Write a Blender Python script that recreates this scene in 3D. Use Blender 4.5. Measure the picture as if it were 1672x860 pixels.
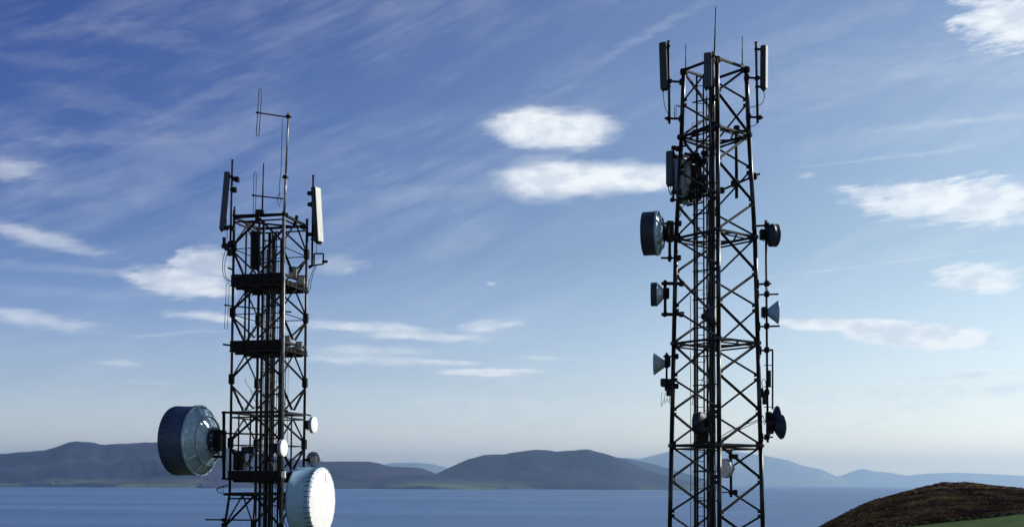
import bpy, math, random
from mathutils import Vector, Matrix, noise
random.seed(7)
R = math.radians
sc = bpy.context.scene
for o in list(bpy.data.objects): bpy.data.objects.remove(o)
col = sc.collection

# ---------------------------------------------------------------- camera
W, H, F = 1672.0, 860.0, 1900.0
CAMZ = 62.0
PITCH = math.atan(0.045)
ROLL = R(0.30)
HOR = 788.5                                   # image row of the eye level
SHIFT = (HOR - 430.0) - F * math.tan(PITCH)
cam_d = bpy.data.cameras.new('camera')
cam = bpy.data.objects.new('camera', cam_d); col.objects.link(cam)
cam_d.sensor_width = 36.0; cam_d.sensor_fit = 'HORIZONTAL'
cam_d.lens = 36.0 * F / W
cam_d.shift_y = SHIFT / W
cam_d.clip_start = 0.1; cam_d.clip_end = 200000.0
CM = Matrix.Rotation(math.pi / 2 + PITCH, 3, 'X') @ Matrix.Rotation(ROLL, 3, 'Z')
cam.location = (0, 0, CAMZ)
cam.rotation_euler = CM.to_euler()
sc.camera = cam

def ray(px, py):
    return (CM @ Vector((px - W / 2, (H / 2 - py) + SHIFT, -F))).normalized()
def P(px, py, y):
    """point y metres ahead of the camera that is seen at this place of the photograph"""
    d = ray(px, py)
    return Vector((0, 0, CAMZ)) + d * (y / d.y)

# ---------------------------------------------------------------- sun, sky, exposure
SUN_AZ, SUN_EL = R(66), R(34)                  # azimuth clockwise from +Y (the view), elevation
sund = bpy.data.lights.new('sun', 'SUN'); sun = bpy.data.objects.new('sun', sund); col.objects.link(sun)
sund.energy = 4.6; sund.angle = R(0.53); sund.color = (1.0, 0.95, 0.86)
sdir = Vector((math.sin(SUN_AZ) * math.cos(SUN_EL), math.cos(SUN_AZ) * math.cos(SUN_EL), math.sin(SUN_EL)))
sun.rotation_euler = sdir.to_track_quat('Z', 'Y').to_euler()
SKY_STRENGTH = 0.10
sc.view_settings.view_transform = 'Standard'
sc.view_settings.look = 'None'
sc.view_settings.exposure = 0.0
sc.view_settings.gamma = 1.0
sc.view_settings.use_curve_mapping = False

world = bpy.data.worlds.new('World'); sc.world = world
world.use_nodes = True
nt = world.node_tree; N = nt.nodes; L = nt.links
N.clear()
def nd(t, **k):
    n = N.new(t)
    for a, b in k.items(): setattr(n, a, b)
    return n
def mth(op, a, b=None, c=None, clamp=False):
    n = nd('ShaderNodeMath', operation=op, use_clamp=clamp)
    for i, v in enumerate((a, b, c)):
        if v is None: continue
        if isinstance(v, (int, float)): n.inputs[i].default_value = v
        else: L.new(v, n.inputs[i])
    return n.outputs[0]
def mixc(f, a, b):
    n = nd('ShaderNodeMix', data_type='RGBA')
    for s, v in ((n.inputs[0], f), (n.inputs[6], a), (n.inputs[7], b)):
        if isinstance(v, (int, float)): s.default_value = v
        elif isinstance(v, tuple): s.default_value = v + (1,)
        else: L.new(v, s)
    return n.outputs[2]
out = nd('ShaderNodeOutputWorld'); bg = nd('ShaderNodeBackground')
L.new(bg.outputs[0], out.inputs[0]); bg.inputs[1].default_value = SKY_STRENGTH
sky = nd('ShaderNodeTexSky', sky_type='NISHITA')
sky.sun_disc = False; sky.sun_elevation = SUN_EL; sky.sun_rotation = SUN_AZ
sky.altitude = 80; sky.air_density = 1.0; sky.dust_density = 0.6; sky.ozone_density = 2.2
tc = nd('ShaderNodeTexCoord')
sep = nd('ShaderNodeSeparateXYZ'); L.new(tc.outputs['Generated'], sep.inputs[0])
az = mth('ARCTAN2', sep.outputs[0], sep.outputs[1])
el = mth('ARCSINE', sep.outputs[2])
# a cooler, deeper blue towards the zenith and away from the sun (polarised sky)
tint = nd('ShaderNodeValToRGB')
SKY_RAMP = [(0.0, (3.0, 2.66, 2.42)), (0.035, (2.35, 2.10, 1.98)), (0.10, (1.66, 1.49, 1.43)), (0.25, (1.08, 1.04, 1.02)), (0.5, (0.80, 0.80, 0.93)), (1.0, (0.72, 0.72, 0.88))]
SIDE_L, SIDE_R = (.31, .45, .88), (1.24, 1.20, 1.06)
cr = tint.color_ramp
while len(cr.elements) < len(SKY_RAMP): cr.elements.new(0.5)
for e, (p, c) in zip(cr.elements, SKY_RAMP): e.position = p; e.color = c + (1,)
L.new(mth('DIVIDE', el, R(45), clamp=True), tint.inputs[0])
mul = nd('ShaderNodeMix', data_type='RGBA', blend_type='MULTIPLY'); mul.inputs[0].default_value = 1
L.new(sky.outputs[0], mul.inputs[6]); L.new(tint.outputs[0], mul.inputs[7])
# brighter towards the sun's side, a deeper blue away from it
side = nd('ShaderNodeMapRange', interpolation_type='SMOOTHSTEP')
L.new(az, side.inputs[0])
side.inputs[1].default_value = R(-34); side.inputs[2].default_value = R(32)
side.inputs[3].default_value = 0.0; side.inputs[4].default_value = 1.0
sidec = mixc(side.outputs[0], SIDE_L, SIDE_R)
elf = nd('ShaderNodeMapRange'); L.new(el, elf.inputs[0])
elf.inputs[1].default_value = R(-1); elf.inputs[2].default_value = R(14)
elf.inputs[3].default_value = 0.05; elf.inputs[4].default_value = 1.0
sidef = mixc(elf.outputs[0], mixc(side.outputs[0], (1.12, 1.10, 1.10), (.84, .82, .84)), sidec)
mul2 = nd('ShaderNodeMix', data_type='RGBA', blend_type='MULTIPLY'); mul2.inputs[0].default_value = 1
L.new(mul.outputs[2], mul2.inputs[6]); L.new(sidef, mul2.inputs[7])
skycol = mul2.outputs[2]

# cloud coordinates: azimuth and elevation in degrees, gently warped
K = 180 / math.pi
comb = nd('ShaderNodeCombineXYZ')
L.new(mth('MULTIPLY', az, K), comb.inputs[0]); L.new(mth('MULTIPLY', el, K), comb.inputs[1])
def noise_at(scale, stretch=(1, 1), detail=5, rough=0.55, rot=0, off=0.0):
    mp = nd('ShaderNodeMapping', vector_type='TEXTURE'); L.new(comb.outputs[0], mp.inputs[0])
    mp.inputs['Rotation'].default_value = (0, 0, rot); mp.inputs['Scale'].default_value = (1 / stretch[0], 1 / stretch[1], 1)
    mp.inputs['Location'].default_value = (off, off * 0.7, 0)
    n = nd('ShaderNodeTexNoise', noise_dimensions='2D'); L.new(mp.outputs[0], n.inputs['Vector'])
    n.inputs['Scale'].default_value = scale; n.inputs['Detail'].default_value = detail; n.inputs['Roughness'].default_value = rough
    return n
warp = noise_at(0.8, (0.5, 1.4), 4, 0.6)
wsub = nd('ShaderNodeVectorMath', operation='SUBTRACT'); L.new(warp.outputs['Color'], wsub.inputs[0]); wsub.inputs[1].default_value = (0.5, 0.5, 0.5)
wmul = nd('ShaderNodeVectorMath', operation='MULTIPLY'); L.new(wsub.outputs[0], wmul.inputs[0]); wmul.inputs[1].default_value = (1.5, 0.45, 0)
wadd = nd('ShaderNodeVectorMath', operation='ADD'); L.new(comb.outputs[0], wadd.inputs[0]); L.new(wmul.outputs[0], wadd.inputs[1])
wcoord = wadd.outputs[0]
fine = noise_at(2.2, (0.30, 1.5), 5, 0.62, R(6))      # streaky fibres
puff = noise_at(1.0, (0.6, 1.2), 3, 0.5, 0, 7.3)
fine_c = mth('SUBTRACT', fine.outputs[0], 0.5)
def dirdeg(px, py):
    d = ray(px, py)
    return math.atan2(d.x, d.y) * K, math.asin(d.z) * K
PXD = K / F
# (px, py, half width, half height, opacity, tilt in degrees, edge softness, fibre amount)
CLOUDS = [
 (905, 211, 99.8, 31.9, 1.0, -2, 0.8, 0.2), (860, 212, 57.2, 25.2, 0.8, 0, 0.7, 0.2), (950, 208, 55, 21.2, 0.63, 0, 0.7, 0.2),
 (893, 294, 81.1, 32.7, 1.0, 0, 0.8, 0.15), (985, 290, 114.4, 26.0, 1.0, 0, 0.8, 0.15), (1060, 291, 62.4, 21.1, 0.9, 0, 0.8, 0.15),
 (1520, 331, 110, 28.6, 0.79, -6, 0.62, 0.6), (1610, 330, 95, 33.0, 0.84, -4, 0.62, 0.6), (1440, 310, 75, 9.0, 0.63, -3, 1, 0.6),
 (1530, 305, 60, 9.0, 0.64, 0, 1, 0.6), (1600, 447, 62, 16.5, 0.75, -4, 0.62, 0.72), (1585, 462, 50, 13.2, 0.7, -3, 0.62, 0.72),
 (1625, 470, 34, 9.0, 0.53, 0, 0.9, 0.9), (1490, 547, 103.7, 19.0, 1, -6, 0.42, 0.08), (1400, 532, 119.6, 11.0, 1, -4, 0.5, 0.08),
 (1545, 556, 57.2, 13.1, 1, -3, 0.42, 0.08), (1620, 569, 26, 4.5, 0.37, 0, 1, 0.3), (1640, 32, 66, 37.4, 0.79, -12, 0.62, 0.68),
 (1600, 32, 45, 14.6, 0.63, 0, 1, 0.9), (1655, 58, 30, 20.2, 0.63, 0, 1, 0.7), (325, 442, 58, 31.4, 0.58, 18, 0.6, 0.35),
 (290, 462, 72, 20.2, 0.57, -6, 0.6, 0.35), (345, 468, 45, 15.7, 0.48, 0, 0.6, 0.35), (238, 455, 40, 7.8, 0.38, -6, 0.6, 0.5),
 (345, 517, 75, 9.0, 0.65, -2, 0.9, 0.4), (545, 432, 50, 17.9, 0.35, 4, 1, 0.5), (65, 388, 92, 15.7, 0.53, -9, 1, 0.4),
 (50, 520, 100, 13.4, 0.53, -4, 1, 0.5), (5, 274, 70, 17.9, 0.44, 4, 1, 0.5), (575, 532, 110, 7.8, 0.65, -1, 0.9, 0.4),
 (640, 537, 90, 5.6, 0.42, 0, 1, 0.3), (690, 549, 105, 9.0, 0.78, -1, 0.9, 0.35), (795, 531, 52, 10.1, 0.65, 5, 0.9, 0.4),
 (600, 572, 120, 10.1, 0.47, 0, 1, 0.4), (590, 588, 170, 7.8, 0.58, -1, 1, 0.4), (730, 591, 65, 4.5, 0.58, -2, 0.9, 0.35),
 (805, 607, 92, 6.2, 0.82, 0, 0.62, 0.35), (885, 583, 50, 3.9, 0.47, 0, 0.9, 0.35), (1500, 617, 85, 4.5, 0.47, 0, 0.9, 0.35),
 (1605, 610, 52, 3.9, 0.63, 2, 0.9, 0.35), (1640, 636, 70, 10.1, 0.37, 3, 1, 0.4), (190, 592, 36, 6.2, 0.4, 0, 1, 0.3),
 (255, 622, 50, 4.5, 0.21, 0, 1, 0.3), (110, 568, 80, 9.2, 0.08, 8, 1.05, 0.75), (172, 704, 13, 5.0, 0.53, 0, 0.9, 0.35),
 (237, 703, 10, 4.5, 0.47, 0, 0.9, 0.35), (665, 738, 7, 5.6, 0.63, 0, 0.9, 0.35), (210, 708, 22, 2.5, 0.3, 0, 0.6, 0.3),
 (805, 461, 12, 4.5, 0.42, 0, 1, 0.3), (1322, 285, 10, 5.6, 0.37, 0, 1, 0.3), (700, 757, 60, 4.5, 0.47, -8, 1, 0.35),
 (250, 60, 110, 18.4, 0.08, -4, 1.05, 0.75), (330, 160, 150, 11.5, 0.06, 30, 1.05, 0.75), (190, 228, 150, 13.8, 0.08, 6, 1.05, 0.75),
 (90, 100, 110, 14.9, 0.06, 3, 1.05, 0.75), (160, 165, 120, 20.7, 0.06, -8, 1.05, 0.75), (40, 215, 80, 25.3, 0.06, 0, 1.05, 0.75),
 (120, 310, 130, 16.1, 0.07, 8, 1.05, 0.75), (200, 330, 120, 11.5, 0.05, 14, 1.05, 0.75), (120, 440, 190, 8.0, 0.12, 0, 1.05, 0.75),
 (90, 475, 170, 9.2, 0.09, 0, 1.05, 0.75), (280, 545, 90, 3.4, 0.21, 5, 1, 0.3), (650, 315, 130, 13.8, 0.09, 4, 1.05, 0.75),
 (1350, 130, 220, 46.0, 0.1, 8, 1.05, 0.75), (1450, 220, 220, 20.7, 0.09, 4, 1.05, 0.75), (1300, 60, 200, 18.4, 0.08, 10, 1.05, 0.75),
 (1600, 110, 130, 34.5, 0.09, 0, 1.05, 0.75), (1050, 60, 170, 9, 0.1, 24, 1, 0.75), (1560, 200, 130, 6.7, 0.18, 0, 1, 0.75),
 (1000, 690, 500, 32.2, 0.14, 0, 1.05, 0.75), (1500, 665, 260, 34.5, 0.16, 2, 1.05, 0.75), (640, 640, 260, 16.1, 0.12, 0, 1.05, 0.75),
 (1450, 429, 235, 1.6, 0.16, 4.4, 0.6, 0.2), (1460, 255, 160, 3.4, 0.16, 2, 1, 0.3), (868, 199, 42, 22, 0.7, 0, 0.7, 0.2),
 (300, 418, 30, 10, 0.4, 30, 0.7, 0.5), (1350, 655, 260, 14, 0.22, 1, 1, 0.5), (820, 655, 200, 9, 0.25, 0, 1, 0.5),
 (1560, 640, 180, 10, 0.25, 2, 1, 0.6),
]
total = None
for (px, py, hw, hh, op, tilt, soft, fib) in CLOUDS:
    a0, e0 = dirdeg(px, py)
    mp = nd('ShaderNodeMapping', vector_type='TEXTURE')
    small = hh < 3
    src = comb.outputs[0] if small else wcoord
    if total is not None:                        # evaluated one after the other, to keep the shader's stack small
        ch = nd('ShaderNodeVectorMath', operation='MULTIPLY_ADD'); L.new(total, ch.inputs[0]); ch.inputs[1].default_value = (1e-6, 1e-6, 0); L.new(src, ch.inputs[2]); src = ch.outputs[0]
    L.new(src, mp.inputs[0])
    mp.inputs['Location'].default_value = (a0, e0, 0); mp.inputs['Rotation'].default_value = (0, 0, R(tilt))
    mp.inputs['Scale'].default_value = (hw * PXD * 1.22, max(hh * PXD * 1.22, .04), 1)
    ln = nd('ShaderNodeVectorMath', operation='LENGTH'); L.new(mp.outputs[0], ln.inputs[0])
    d = mth('MULTIPLY_ADD', fine_c, fib * 1.9, ln.outputs['Value'])
    mr = nd('ShaderNodeMapRange', interpolation_type='SMOOTHSTEP'); L.new(d, mr.inputs[0])
    mr.inputs[1].default_value = 1.08; mr.inputs[2].default_value = 1.08 - soft
    mr.inputs[3].default_value = 1.0; mr.inputs[4].default_value = 1.0 - op
    total = mr.outputs[0] if total is None else mth('MULTIPLY', total, mr.outputs[0])
# thin cirrus veil over everything, in long fibres
veil1 = noise_at(0.13, (0.40, 1.5), 5, 0.56, R(16), 3.1)
veil2 = noise_at(0.50, (0.22, 1.5), 6, 0.60, R(24), 11.0)
vv = mth('MULTIPLY', veil1.outputs[0], veil2.outputs[0])
mrv = nd('ShaderNodeMapRange', interpolation_type='SMOOTHSTEP'); L.new(vv, mrv.inputs[0])
mrv.inputs[1].default_value = 0.17; mrv.inputs[2].default_value = 0.42; mrv.inputs[3].default_value = 1.0; mrv.inputs[4].default_value = 0.875
total = mth('MULTIPLY', total, mrv.outputs[0])
alpha = mth('SUBTRACT', 1.0, total)
# faint modelling inside the clouds
pm = nd('ShaderNodeMapRange'); L.new(puff.outputs[0], pm.inputs[0]); pm.inputs[1].default_value = .35; pm.inputs[2].default_value = .60
cc = mixc(pm.outputs[0], (7.4, 8.1, 8.9), (9.9, 10.2, 10.4))
L.new(mixc(alpha, skycol, cc), bg.inputs[0])

# ---------------------------------------------------------------- materials
def mat(name, base, rough=0.6, *a_, grime=0.0, **k_):
    m = mat0(name, base, rough, *a_, **k_)
    if grime:
        t = m.node_tree; b = t.nodes['Principled BSDF']; src = b.inputs['Base Color'].links[0].from_socket
        geo = t.nodes.new('ShaderNodeNewGeometry'); q = t.nodes.new('ShaderNodeMapping'); q.inputs['Scale'].default_value = (9, 9, 1.1); t.links.new(geo.outputs['Position'], q.inputs[0])
        n = t.nodes.new('ShaderNodeTexNoise'); n.inputs['Scale'].default_value = 1; n.inputs['Detail'].default_value = 7; n.inputs['Roughness'].default_value = .7; t.links.new(q.outputs[0], n.inputs['Vector'])
        r = t.nodes.new('ShaderNodeMapRange'); t.links.new(n.outputs[0], r.inputs[0]); r.inputs[1].default_value = .50; r.inputs[2].default_value = .72; r.inputs[3].default_value = 0; r.inputs[4].default_value = grime
        x = t.nodes.new('ShaderNodeMix'); x.data_type = 'RGBA'; t.links.new(r.outputs[0], x.inputs[0]); t.links.new(src, x.inputs[6]); x.inputs[7].default_value = (.16, .15, .13, 1); t.links.new(x.outputs[2], b.inputs['Base Color'])
    return m
def mat0(name, base, rough=0.6, metal=0.0, var=0.0, vscale=4.0, c2=None, bump=0.0, bscale=30.0, spec=0.5, emit=None):
    m = bpy.data.materials.new(name); m.use_nodes = True
    t = m.node_tree; b = t.nodes['Principled BSDF']
    b.inputs['Roughness'].default_value = rough; b.inputs['Metallic'].default_value = metal
    b.inputs['Base Color'].default_value = tuple(base) + (1,)
    b.inputs['Specular IOR Level'].default_value = spec
    geo = t.nodes.new('ShaderNodeNewGeometry')
    if c2 is not None:
        n = t.nodes.new('ShaderNodeTexNoise'); n.inputs['Scale'].default_value = vscale; n.inputs['Detail'].default_value = 8; n.inputs['Roughness'].default_value = 0.65
        t.links.new(geo.outputs['Position'], n.inputs['Vector'])
        rp = t.nodes.new('ShaderNodeValToRGB'); t.links.new(n.outputs[0], rp.inputs[0])
        rp.color_ramp.elements[0].position = 0.38; rp.color_ramp.elements[0].color = tuple(base) + (1,)
        rp.color_ramp.elements[1].position = 0.68; rp.color_ramp.elements[1].color = tuple(c2) + (1,)
        t.links.new(rp.outputs[0], b.inputs['Base Color'])
    if bump:
        n2 = t.nodes.new('ShaderNodeTexNoise'); n2.inputs['Scale'].default_value = bscale; n2.inputs['Detail'].default_value = 5
        t.links.new(geo.outputs['Position'], n2.inputs['Vector'])
        bp = t.nodes.new('ShaderNodeBump'); bp.inputs['Strength'].default_value = bump; bp.inputs['Distance'].default_value = 0.02
        t.links.new(n2.outputs[0], bp.inputs['Height']); t.links.new(bp.outputs[0], b.inputs['Normal'])
    return m
M = {
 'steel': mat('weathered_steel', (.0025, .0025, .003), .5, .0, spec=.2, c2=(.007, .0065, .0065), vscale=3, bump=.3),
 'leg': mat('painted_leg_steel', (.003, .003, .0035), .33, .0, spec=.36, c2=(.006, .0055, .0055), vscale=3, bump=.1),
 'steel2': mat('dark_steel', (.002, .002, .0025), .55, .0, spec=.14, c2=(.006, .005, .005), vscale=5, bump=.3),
 'galv': mat('galvanised_pipe', (.11, .105, .095), .38, .45, c2=(.36, .34, .30), vscale=6, bump=.2),
 'galvd': mat('dull_galvanised', (.012, .012, .014), .4, .2, spec=.4, c2=(.04, .037, .034), vscale=6, bump=.2),
 'cable': mat('black_cable', (.004, .004, .005), .5, spec=.2),
 'ltcable': mat('grey_waveguide', (.02, .022, .028), .4, .2, c2=(.06, .06, .06), vscale=9),
 'dish_dark': mat('shroud_dark_shade', (.014, .022, .042), .5, 0, spec=.3, c2=(.022, .034, .058), vscale=2.5, bump=.15, bscale=8),  # shade on the shrouds is put into this dark base
 'drum_blue': mat('shaded_deep_blue_shroud', (.022, .042, .085), .45, 0, spec=.35, c2=(.034, .062, .115), vscale=2.5, bump=.15, bscale=8),  # deep blue of the drum's shaded side, put into the base
 'dish_blue': mat('shroud_blue_grey_shade', (.22, .40, .56), .45, 0, grime=.5, c2=(.30, .47, .62), vscale=2.0, bump=.15, bscale=8),  # blue shade of the shell put into the base; the streaks are grime
 'dish_white': mat('white_radome', (.90, .90, .88), .5, 0, grime=.18, c2=(.84, .84, .82), vscale=3),
 'dish_grey': mat('grey_reflector', (.18, .23, .29), .45, .1, c2=(.30, .35, .41), vscale=4, bump=.2),
 'dish_lit': mat('lit_aluminium_reflector', (.34, .48, .58), .35, .2, grime=.5, c2=(.16, .26, .36), vscale=3.5, bump=.35, bscale=12),  # sunlit look of the bowl backs put into a lighter base, plus grime
 'panel_dark': mat('dark_and_shaded_panel_radome', (.014, .022, .022), .5, 0, spec=.3, c2=(.022, .032, .030), vscale=3),  # dark radomes; on white-fronted panels the sides' shade is put into this base
 'panel_blue': mat('slate_panel_radome', (.024, .036, .060), .5, 0, spec=.3, c2=(.036, .050, .078), vscale=3),
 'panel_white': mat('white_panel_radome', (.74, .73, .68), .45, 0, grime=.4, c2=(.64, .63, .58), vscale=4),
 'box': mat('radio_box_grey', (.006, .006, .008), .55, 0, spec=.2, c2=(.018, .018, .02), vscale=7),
 'pale': mat('pale_box', (.30, .28, .24), .5, 0, c2=(.14, .13, .11), vscale=9),
 'ins': mat('white_insulator', (.55, .58, .60), .3),
 'red': mat('red_lettering', (.45, .06, .04), .6),
}

# ---------------------------------------------------------------- mesh helpers
def basis(d):
    d = d.normalized(); u = Vector((0, 0, 1)) if abs(d.z) < 0.95 else Vector((1, 0, 0))
    a = d.cross(u).normalized(); return a, a.cross(d).normalized(), d     # side, up, forward
class MB:
    def __init__(s): s.v = []; s.f = []; s.sm = []
    def add(s, vs, fs, smooth=False):
        o = len(s.v); s.v += [Vector(v) for v in vs]; s.f += [tuple(i + o for i in f) for f in fs]; s.sm += [smooth] * len(fs); return s
    def tube(s, a, b, r, r2=None, n=8):
        a = Vector(a); b = Vector(b); r2 = r if r2 is None else r2
        if (b - a).length < 1e-5: return s
        x, y, d = basis(b - a); vs = []
        for p, q in ((a, r), (b, r2)):
            vs += [p + (x * math.cos(2 * math.pi * i / n) + y * math.sin(2 * math.pi * i / n)) * q for i in range(n)]
        fs = [(i, (i + 1) % n, n + (i + 1) % n, n + i) for i in range(n)]
        s.add(vs, fs, True); o = len(s.v) - 2 * n
        s.f += [tuple(o + i for i in reversed(range(n))), tuple(o + n + i for i in range(n))]; s.sm += [False, False]
        return s
    def path(s, pts, r, n=6):
        pts = [Vector(p) for p in pts]; o = len(s.v); m = len(pts)
        for k, p in enumerate(pts):
            d = pts[min(k + 1, m - 1)] - pts[max(k - 1, 0)]; x, y, _ = basis(d)
            s.v += [p + (x * math.cos(2 * math.pi * i / n) + y * math.sin(2 * math.pi * i / n)) * r for i in range(n)]
        for k in range(m - 1):
            for i in range(n):
                s.f.append((o + k * n + i, o + k * n + (i + 1) % n, o + (k + 1) * n + (i + 1) % n, o + (k + 1) * n + i)); s.sm.append(True)
        s.f += [tuple(o + i for i in reversed(range(n))), tuple(o + (m - 1) * n + i for i in range(n))]; s.sm += [False, False]
        return s
    def box(s, c, sx, sy, sz, ax=None, bev=0.12):
        """bevelled box; ax = (x, y, z) unit vectors"""
        c = Vector(c); X, Y, Z = ax or (Vector((1, 0, 0)), Vector((0, 1, 0)), Vector((0, 0, 1)))
        b = bev * min(sx, sy, sz); hx, hy, hz = sx / 2, sy / 2, sz / 2; vs = []
        ring = [(hx - b, hy), (-hx + b, hy), (-hx, hy - b), (-hx, -hy + b), (-hx + b, -hy), (hx - b, -hy), (hx, -hy + b), (hx, hy - b)]
        ins = [(x * (1 - b / hx), y * (1 - b / hy)) for x, y in ring]
        for z, rg in ((-hz, ins), (-hz + b, ring), (hz - b, ring), (hz, ins)):
            vs += [c + X * x + Y * y + Z * z for x, y in rg]
        fs = []
        for k in range(3):
            for i in range(8): fs.append((k * 8 + i, k * 8 + (i + 1) % 8, k * 8 + 8 + (i + 1) % 8, k * 8 + 8 + i))
        fs += [tuple(reversed(range(8))), tuple(range(24, 32))]
        return s.add(vs, fs)
    def beam(s, a, b, w, h):
        a = Vector(a); b = Vector(b); x, y, d = basis(b - a)
        return s.box((a + b) / 2, w, h, (b - a).length, (x, y, d), .08)
    def angle(s, a, b, w, t=None, up=None):
        """L-section member"""
        a = Vector(a); b = Vector(b); t = t or w * .16; x, y, d = basis(b - a)
        if up is not None: y = (up - d * up.dot(d)).normalized(); x = d.cross(y)
        pr = [(0, 0), (w, 0), (w, t), (t, t), (t, w), (0, w)]; vs = []
        for p in (a, b): vs += [p + x * (u - w / 3) + y * (v - w / 3) for u, v in pr]
        fs = [(i, (i + 1) % 6, 6 + (i + 1) % 6, 6 + i) for i in range(6)] + [(5, 4, 3, 2, 1, 0), (6, 7, 8, 9, 10, 11)]
        return s.add(vs, fs)
    def lathe(s, o, d, prof, n=48, smooth=True):
        """profile of (distance along d, radius)"""
        o = Vector(o); x, y, d = basis(Vector(d)); vs = []; fs = []
        for z, r in prof:
            vs += [o + d * z + (x * math.cos(2 * math.pi * i / n) + y * math.sin(2 * math.pi * i / n)) * max(r, 1e-4) for i in range(n)]
        for k in range(len(prof) - 1):
            for i in range(n): fs.append((k * n + i, k * n + (i + 1) % n, (k + 1) * n + (i + 1) % n, (k + 1) * n + i))
        return s.add(vs, fs, smooth)
    def build(s, name, m, parent=None, origin=None):
        if not s.v: return None
        o0 = origin if origin is not None else (parent['_o'] if parent is not None else Vector((0, 0, 0)))
        o0 = Vector(o0)
        me = bpy.data.meshes.new(name); me.from_pydata([v - o0 for v in s.v], [], s.f); me.update()
        for p, k in zip(me.polygons, s.sm): p.use_smooth = k
        me.materials.append(M[m] if isinstance(m, str) else m)
        o = bpy.data.objects.new(name, me); col.objects.link(o)
        if parent is not None: o.parent = parent
        else: o.location = o0
        o['_o'] = tuple(o0); ALL.append(o)
        return o
ALL = []
GROUPS = {'dish_antenna': 'microwave dishes', 'panel_antenna': 'panel antennas', 'whip_antenna': 'whip antennas', 'folded_dipole_antenna': 'folded dipole loops', 'equipment_box': 'boxes on the platforms'}
def thing(name, loc, label, cat, group=None):
    o = bpy.data.objects.new(name, None); col.objects.link(o); o.location = loc; o.empty_display_size = .3
    o['label'] = label; o['category'] = cat; o['_o'] = tuple(loc); ALL.append(o)
    if group: o['group'] = group
    return o
def tag(o, label, cat, group=None):
    o['label'] = label; o['category'] = cat
    if group: o['group'] = group
    return o
def lerp(a, b, t): return a + (b - a) * t
def interp(tab, x):
    if x <= tab[0][0]: return tab[0][1]
    for (x0, y0), (x1, y1) in zip(tab, tab[1:]):
        if x <= x1: return lerp(y0, y1, (x - x0) / (x1 - x0))
    return tab[-1][1]
def sag(a, b, s, n=8, jit=0.0):
    a = Vector(a); b = Vector(b)
    return [a.lerp(b, i / n) + Vector((random.uniform(-jit, jit), random.uniform(-jit, jit), -s * 4 * (i / n) * (1 - i / n) + random.uniform(-jit, jit))) for i in range(n + 1)]
def curve(pts, n=5):
    """smooth line through the points"""
    pts = [Vector(p) for p in pts]; q = [pts[0]] + pts + [pts[-1]]; r = []
    for i in range(1, len(q) - 2):
        for k in range(n):
            t = k / n; p0, p1, p2, p3 = q[i - 1:i + 3]
            r.append(0.5 * ((2 * p1) + (p2 - p0) * t + (2 * p0 - 5 * p1 + 4 * p2 - p3) * t * t + (3 * p1 - p0 - 3 * p2 + p3) * t ** 3))
    return r + [pts[-1]]

# ---------------------------------------------------------------- setting: sea, far land, hillside, headland
def structure(name, vs, fs, m, smooth=True, kind='structure'):
    me = bpy.data.meshes.new(name); me.from_pydata(vs, [], fs); me.update()
    for p in me.polygons: p.use_smooth = smooth
    me.materials.append(m); o = bpy.data.objects.new(name, me); col.objects.link(o); o['kind'] = kind
    return o
def node_mat(name):
    m = bpy.data.materials.new(name); m.use_nodes = True; return m, m.node_tree, m.node_tree.nodes['Principled BSDF']
m, t, b = node_mat('sea_water')
geo = t.nodes.new('ShaderNodeNewGeometry')
mp = t.nodes.new('ShaderNodeMapping'); mp.inputs['Scale'].default_value = (.00022, .0009, 1); mp.inputs['Rotation'].default_value = (0, 0, R(4)); t.links.new(geo.outputs['Position'], mp.inputs[0])
n1 = t.nodes.new('ShaderNodeTexNoise'); n1.inputs['Scale'].default_value = 1.6; n1.inputs['Detail'].default_value = 7; n1.inputs['Roughness'].default_value = .6; t.links.new(mp.outputs[0], n1.inputs['Vector'])
rp = t.nodes.new('ShaderNodeValToRGB'); rp.color_ramp.elements[0].position = .40; rp.color_ramp.elements[1].position = .60
rp.color_ramp.elements[0].color = (.046, .100, .215, 1); rp.color_ramp.elements[1].color = (.10, .185, .33, 1)
t.links.new(n1.outputs[0], rp.inputs[0]); t.links.new(rp.outputs[0], b.inputs['Base Color'])
mr = t.nodes.new('ShaderNodeMapRange'); mr.inputs[1].default_value = .3; mr.inputs[2].default_value = .7; mr.inputs[3].default_value = .30; mr.inputs[4].default_value = .60
t.links.new(n1.outputs[0], mr.inputs[0]); t.links.new(mr.outputs[0], b.inputs['Roughness'])
mp2 = t.nodes.new('ShaderNodeMapping'); mp2.inputs['Scale'].default_value = (.006, .02, 1); t.links.new(geo.outputs['Position'], mp2.inputs[0])
n2 = t.nodes.new('ShaderNodeTexNoise'); n2.inputs['Scale'].default_value = 3; n2.inputs['Detail'].default_value = 6; t.links.new(mp2.outputs[0], n2.inputs['Vector'])
bp = t.nodes.new('ShaderNodeBump'); bp.inputs['Strength'].default_value = .5; bp.inputs['Distance'].default_value = 6; t.links.new(n2.outputs[0], bp.inputs['Height']); t.links.new(bp.outputs[0], b.inputs['Normal'])
b.inputs['IOR'].default_value = 1.33; b.inputs['Specular IOR Level'].default_value = .35
S = 62000
structure('sea', [(-S, -3000, 0), (S, -3000, 0), (S, S, 0), (-S, S, 0)], [(0, 1, 2, 3)], m, False)

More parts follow.
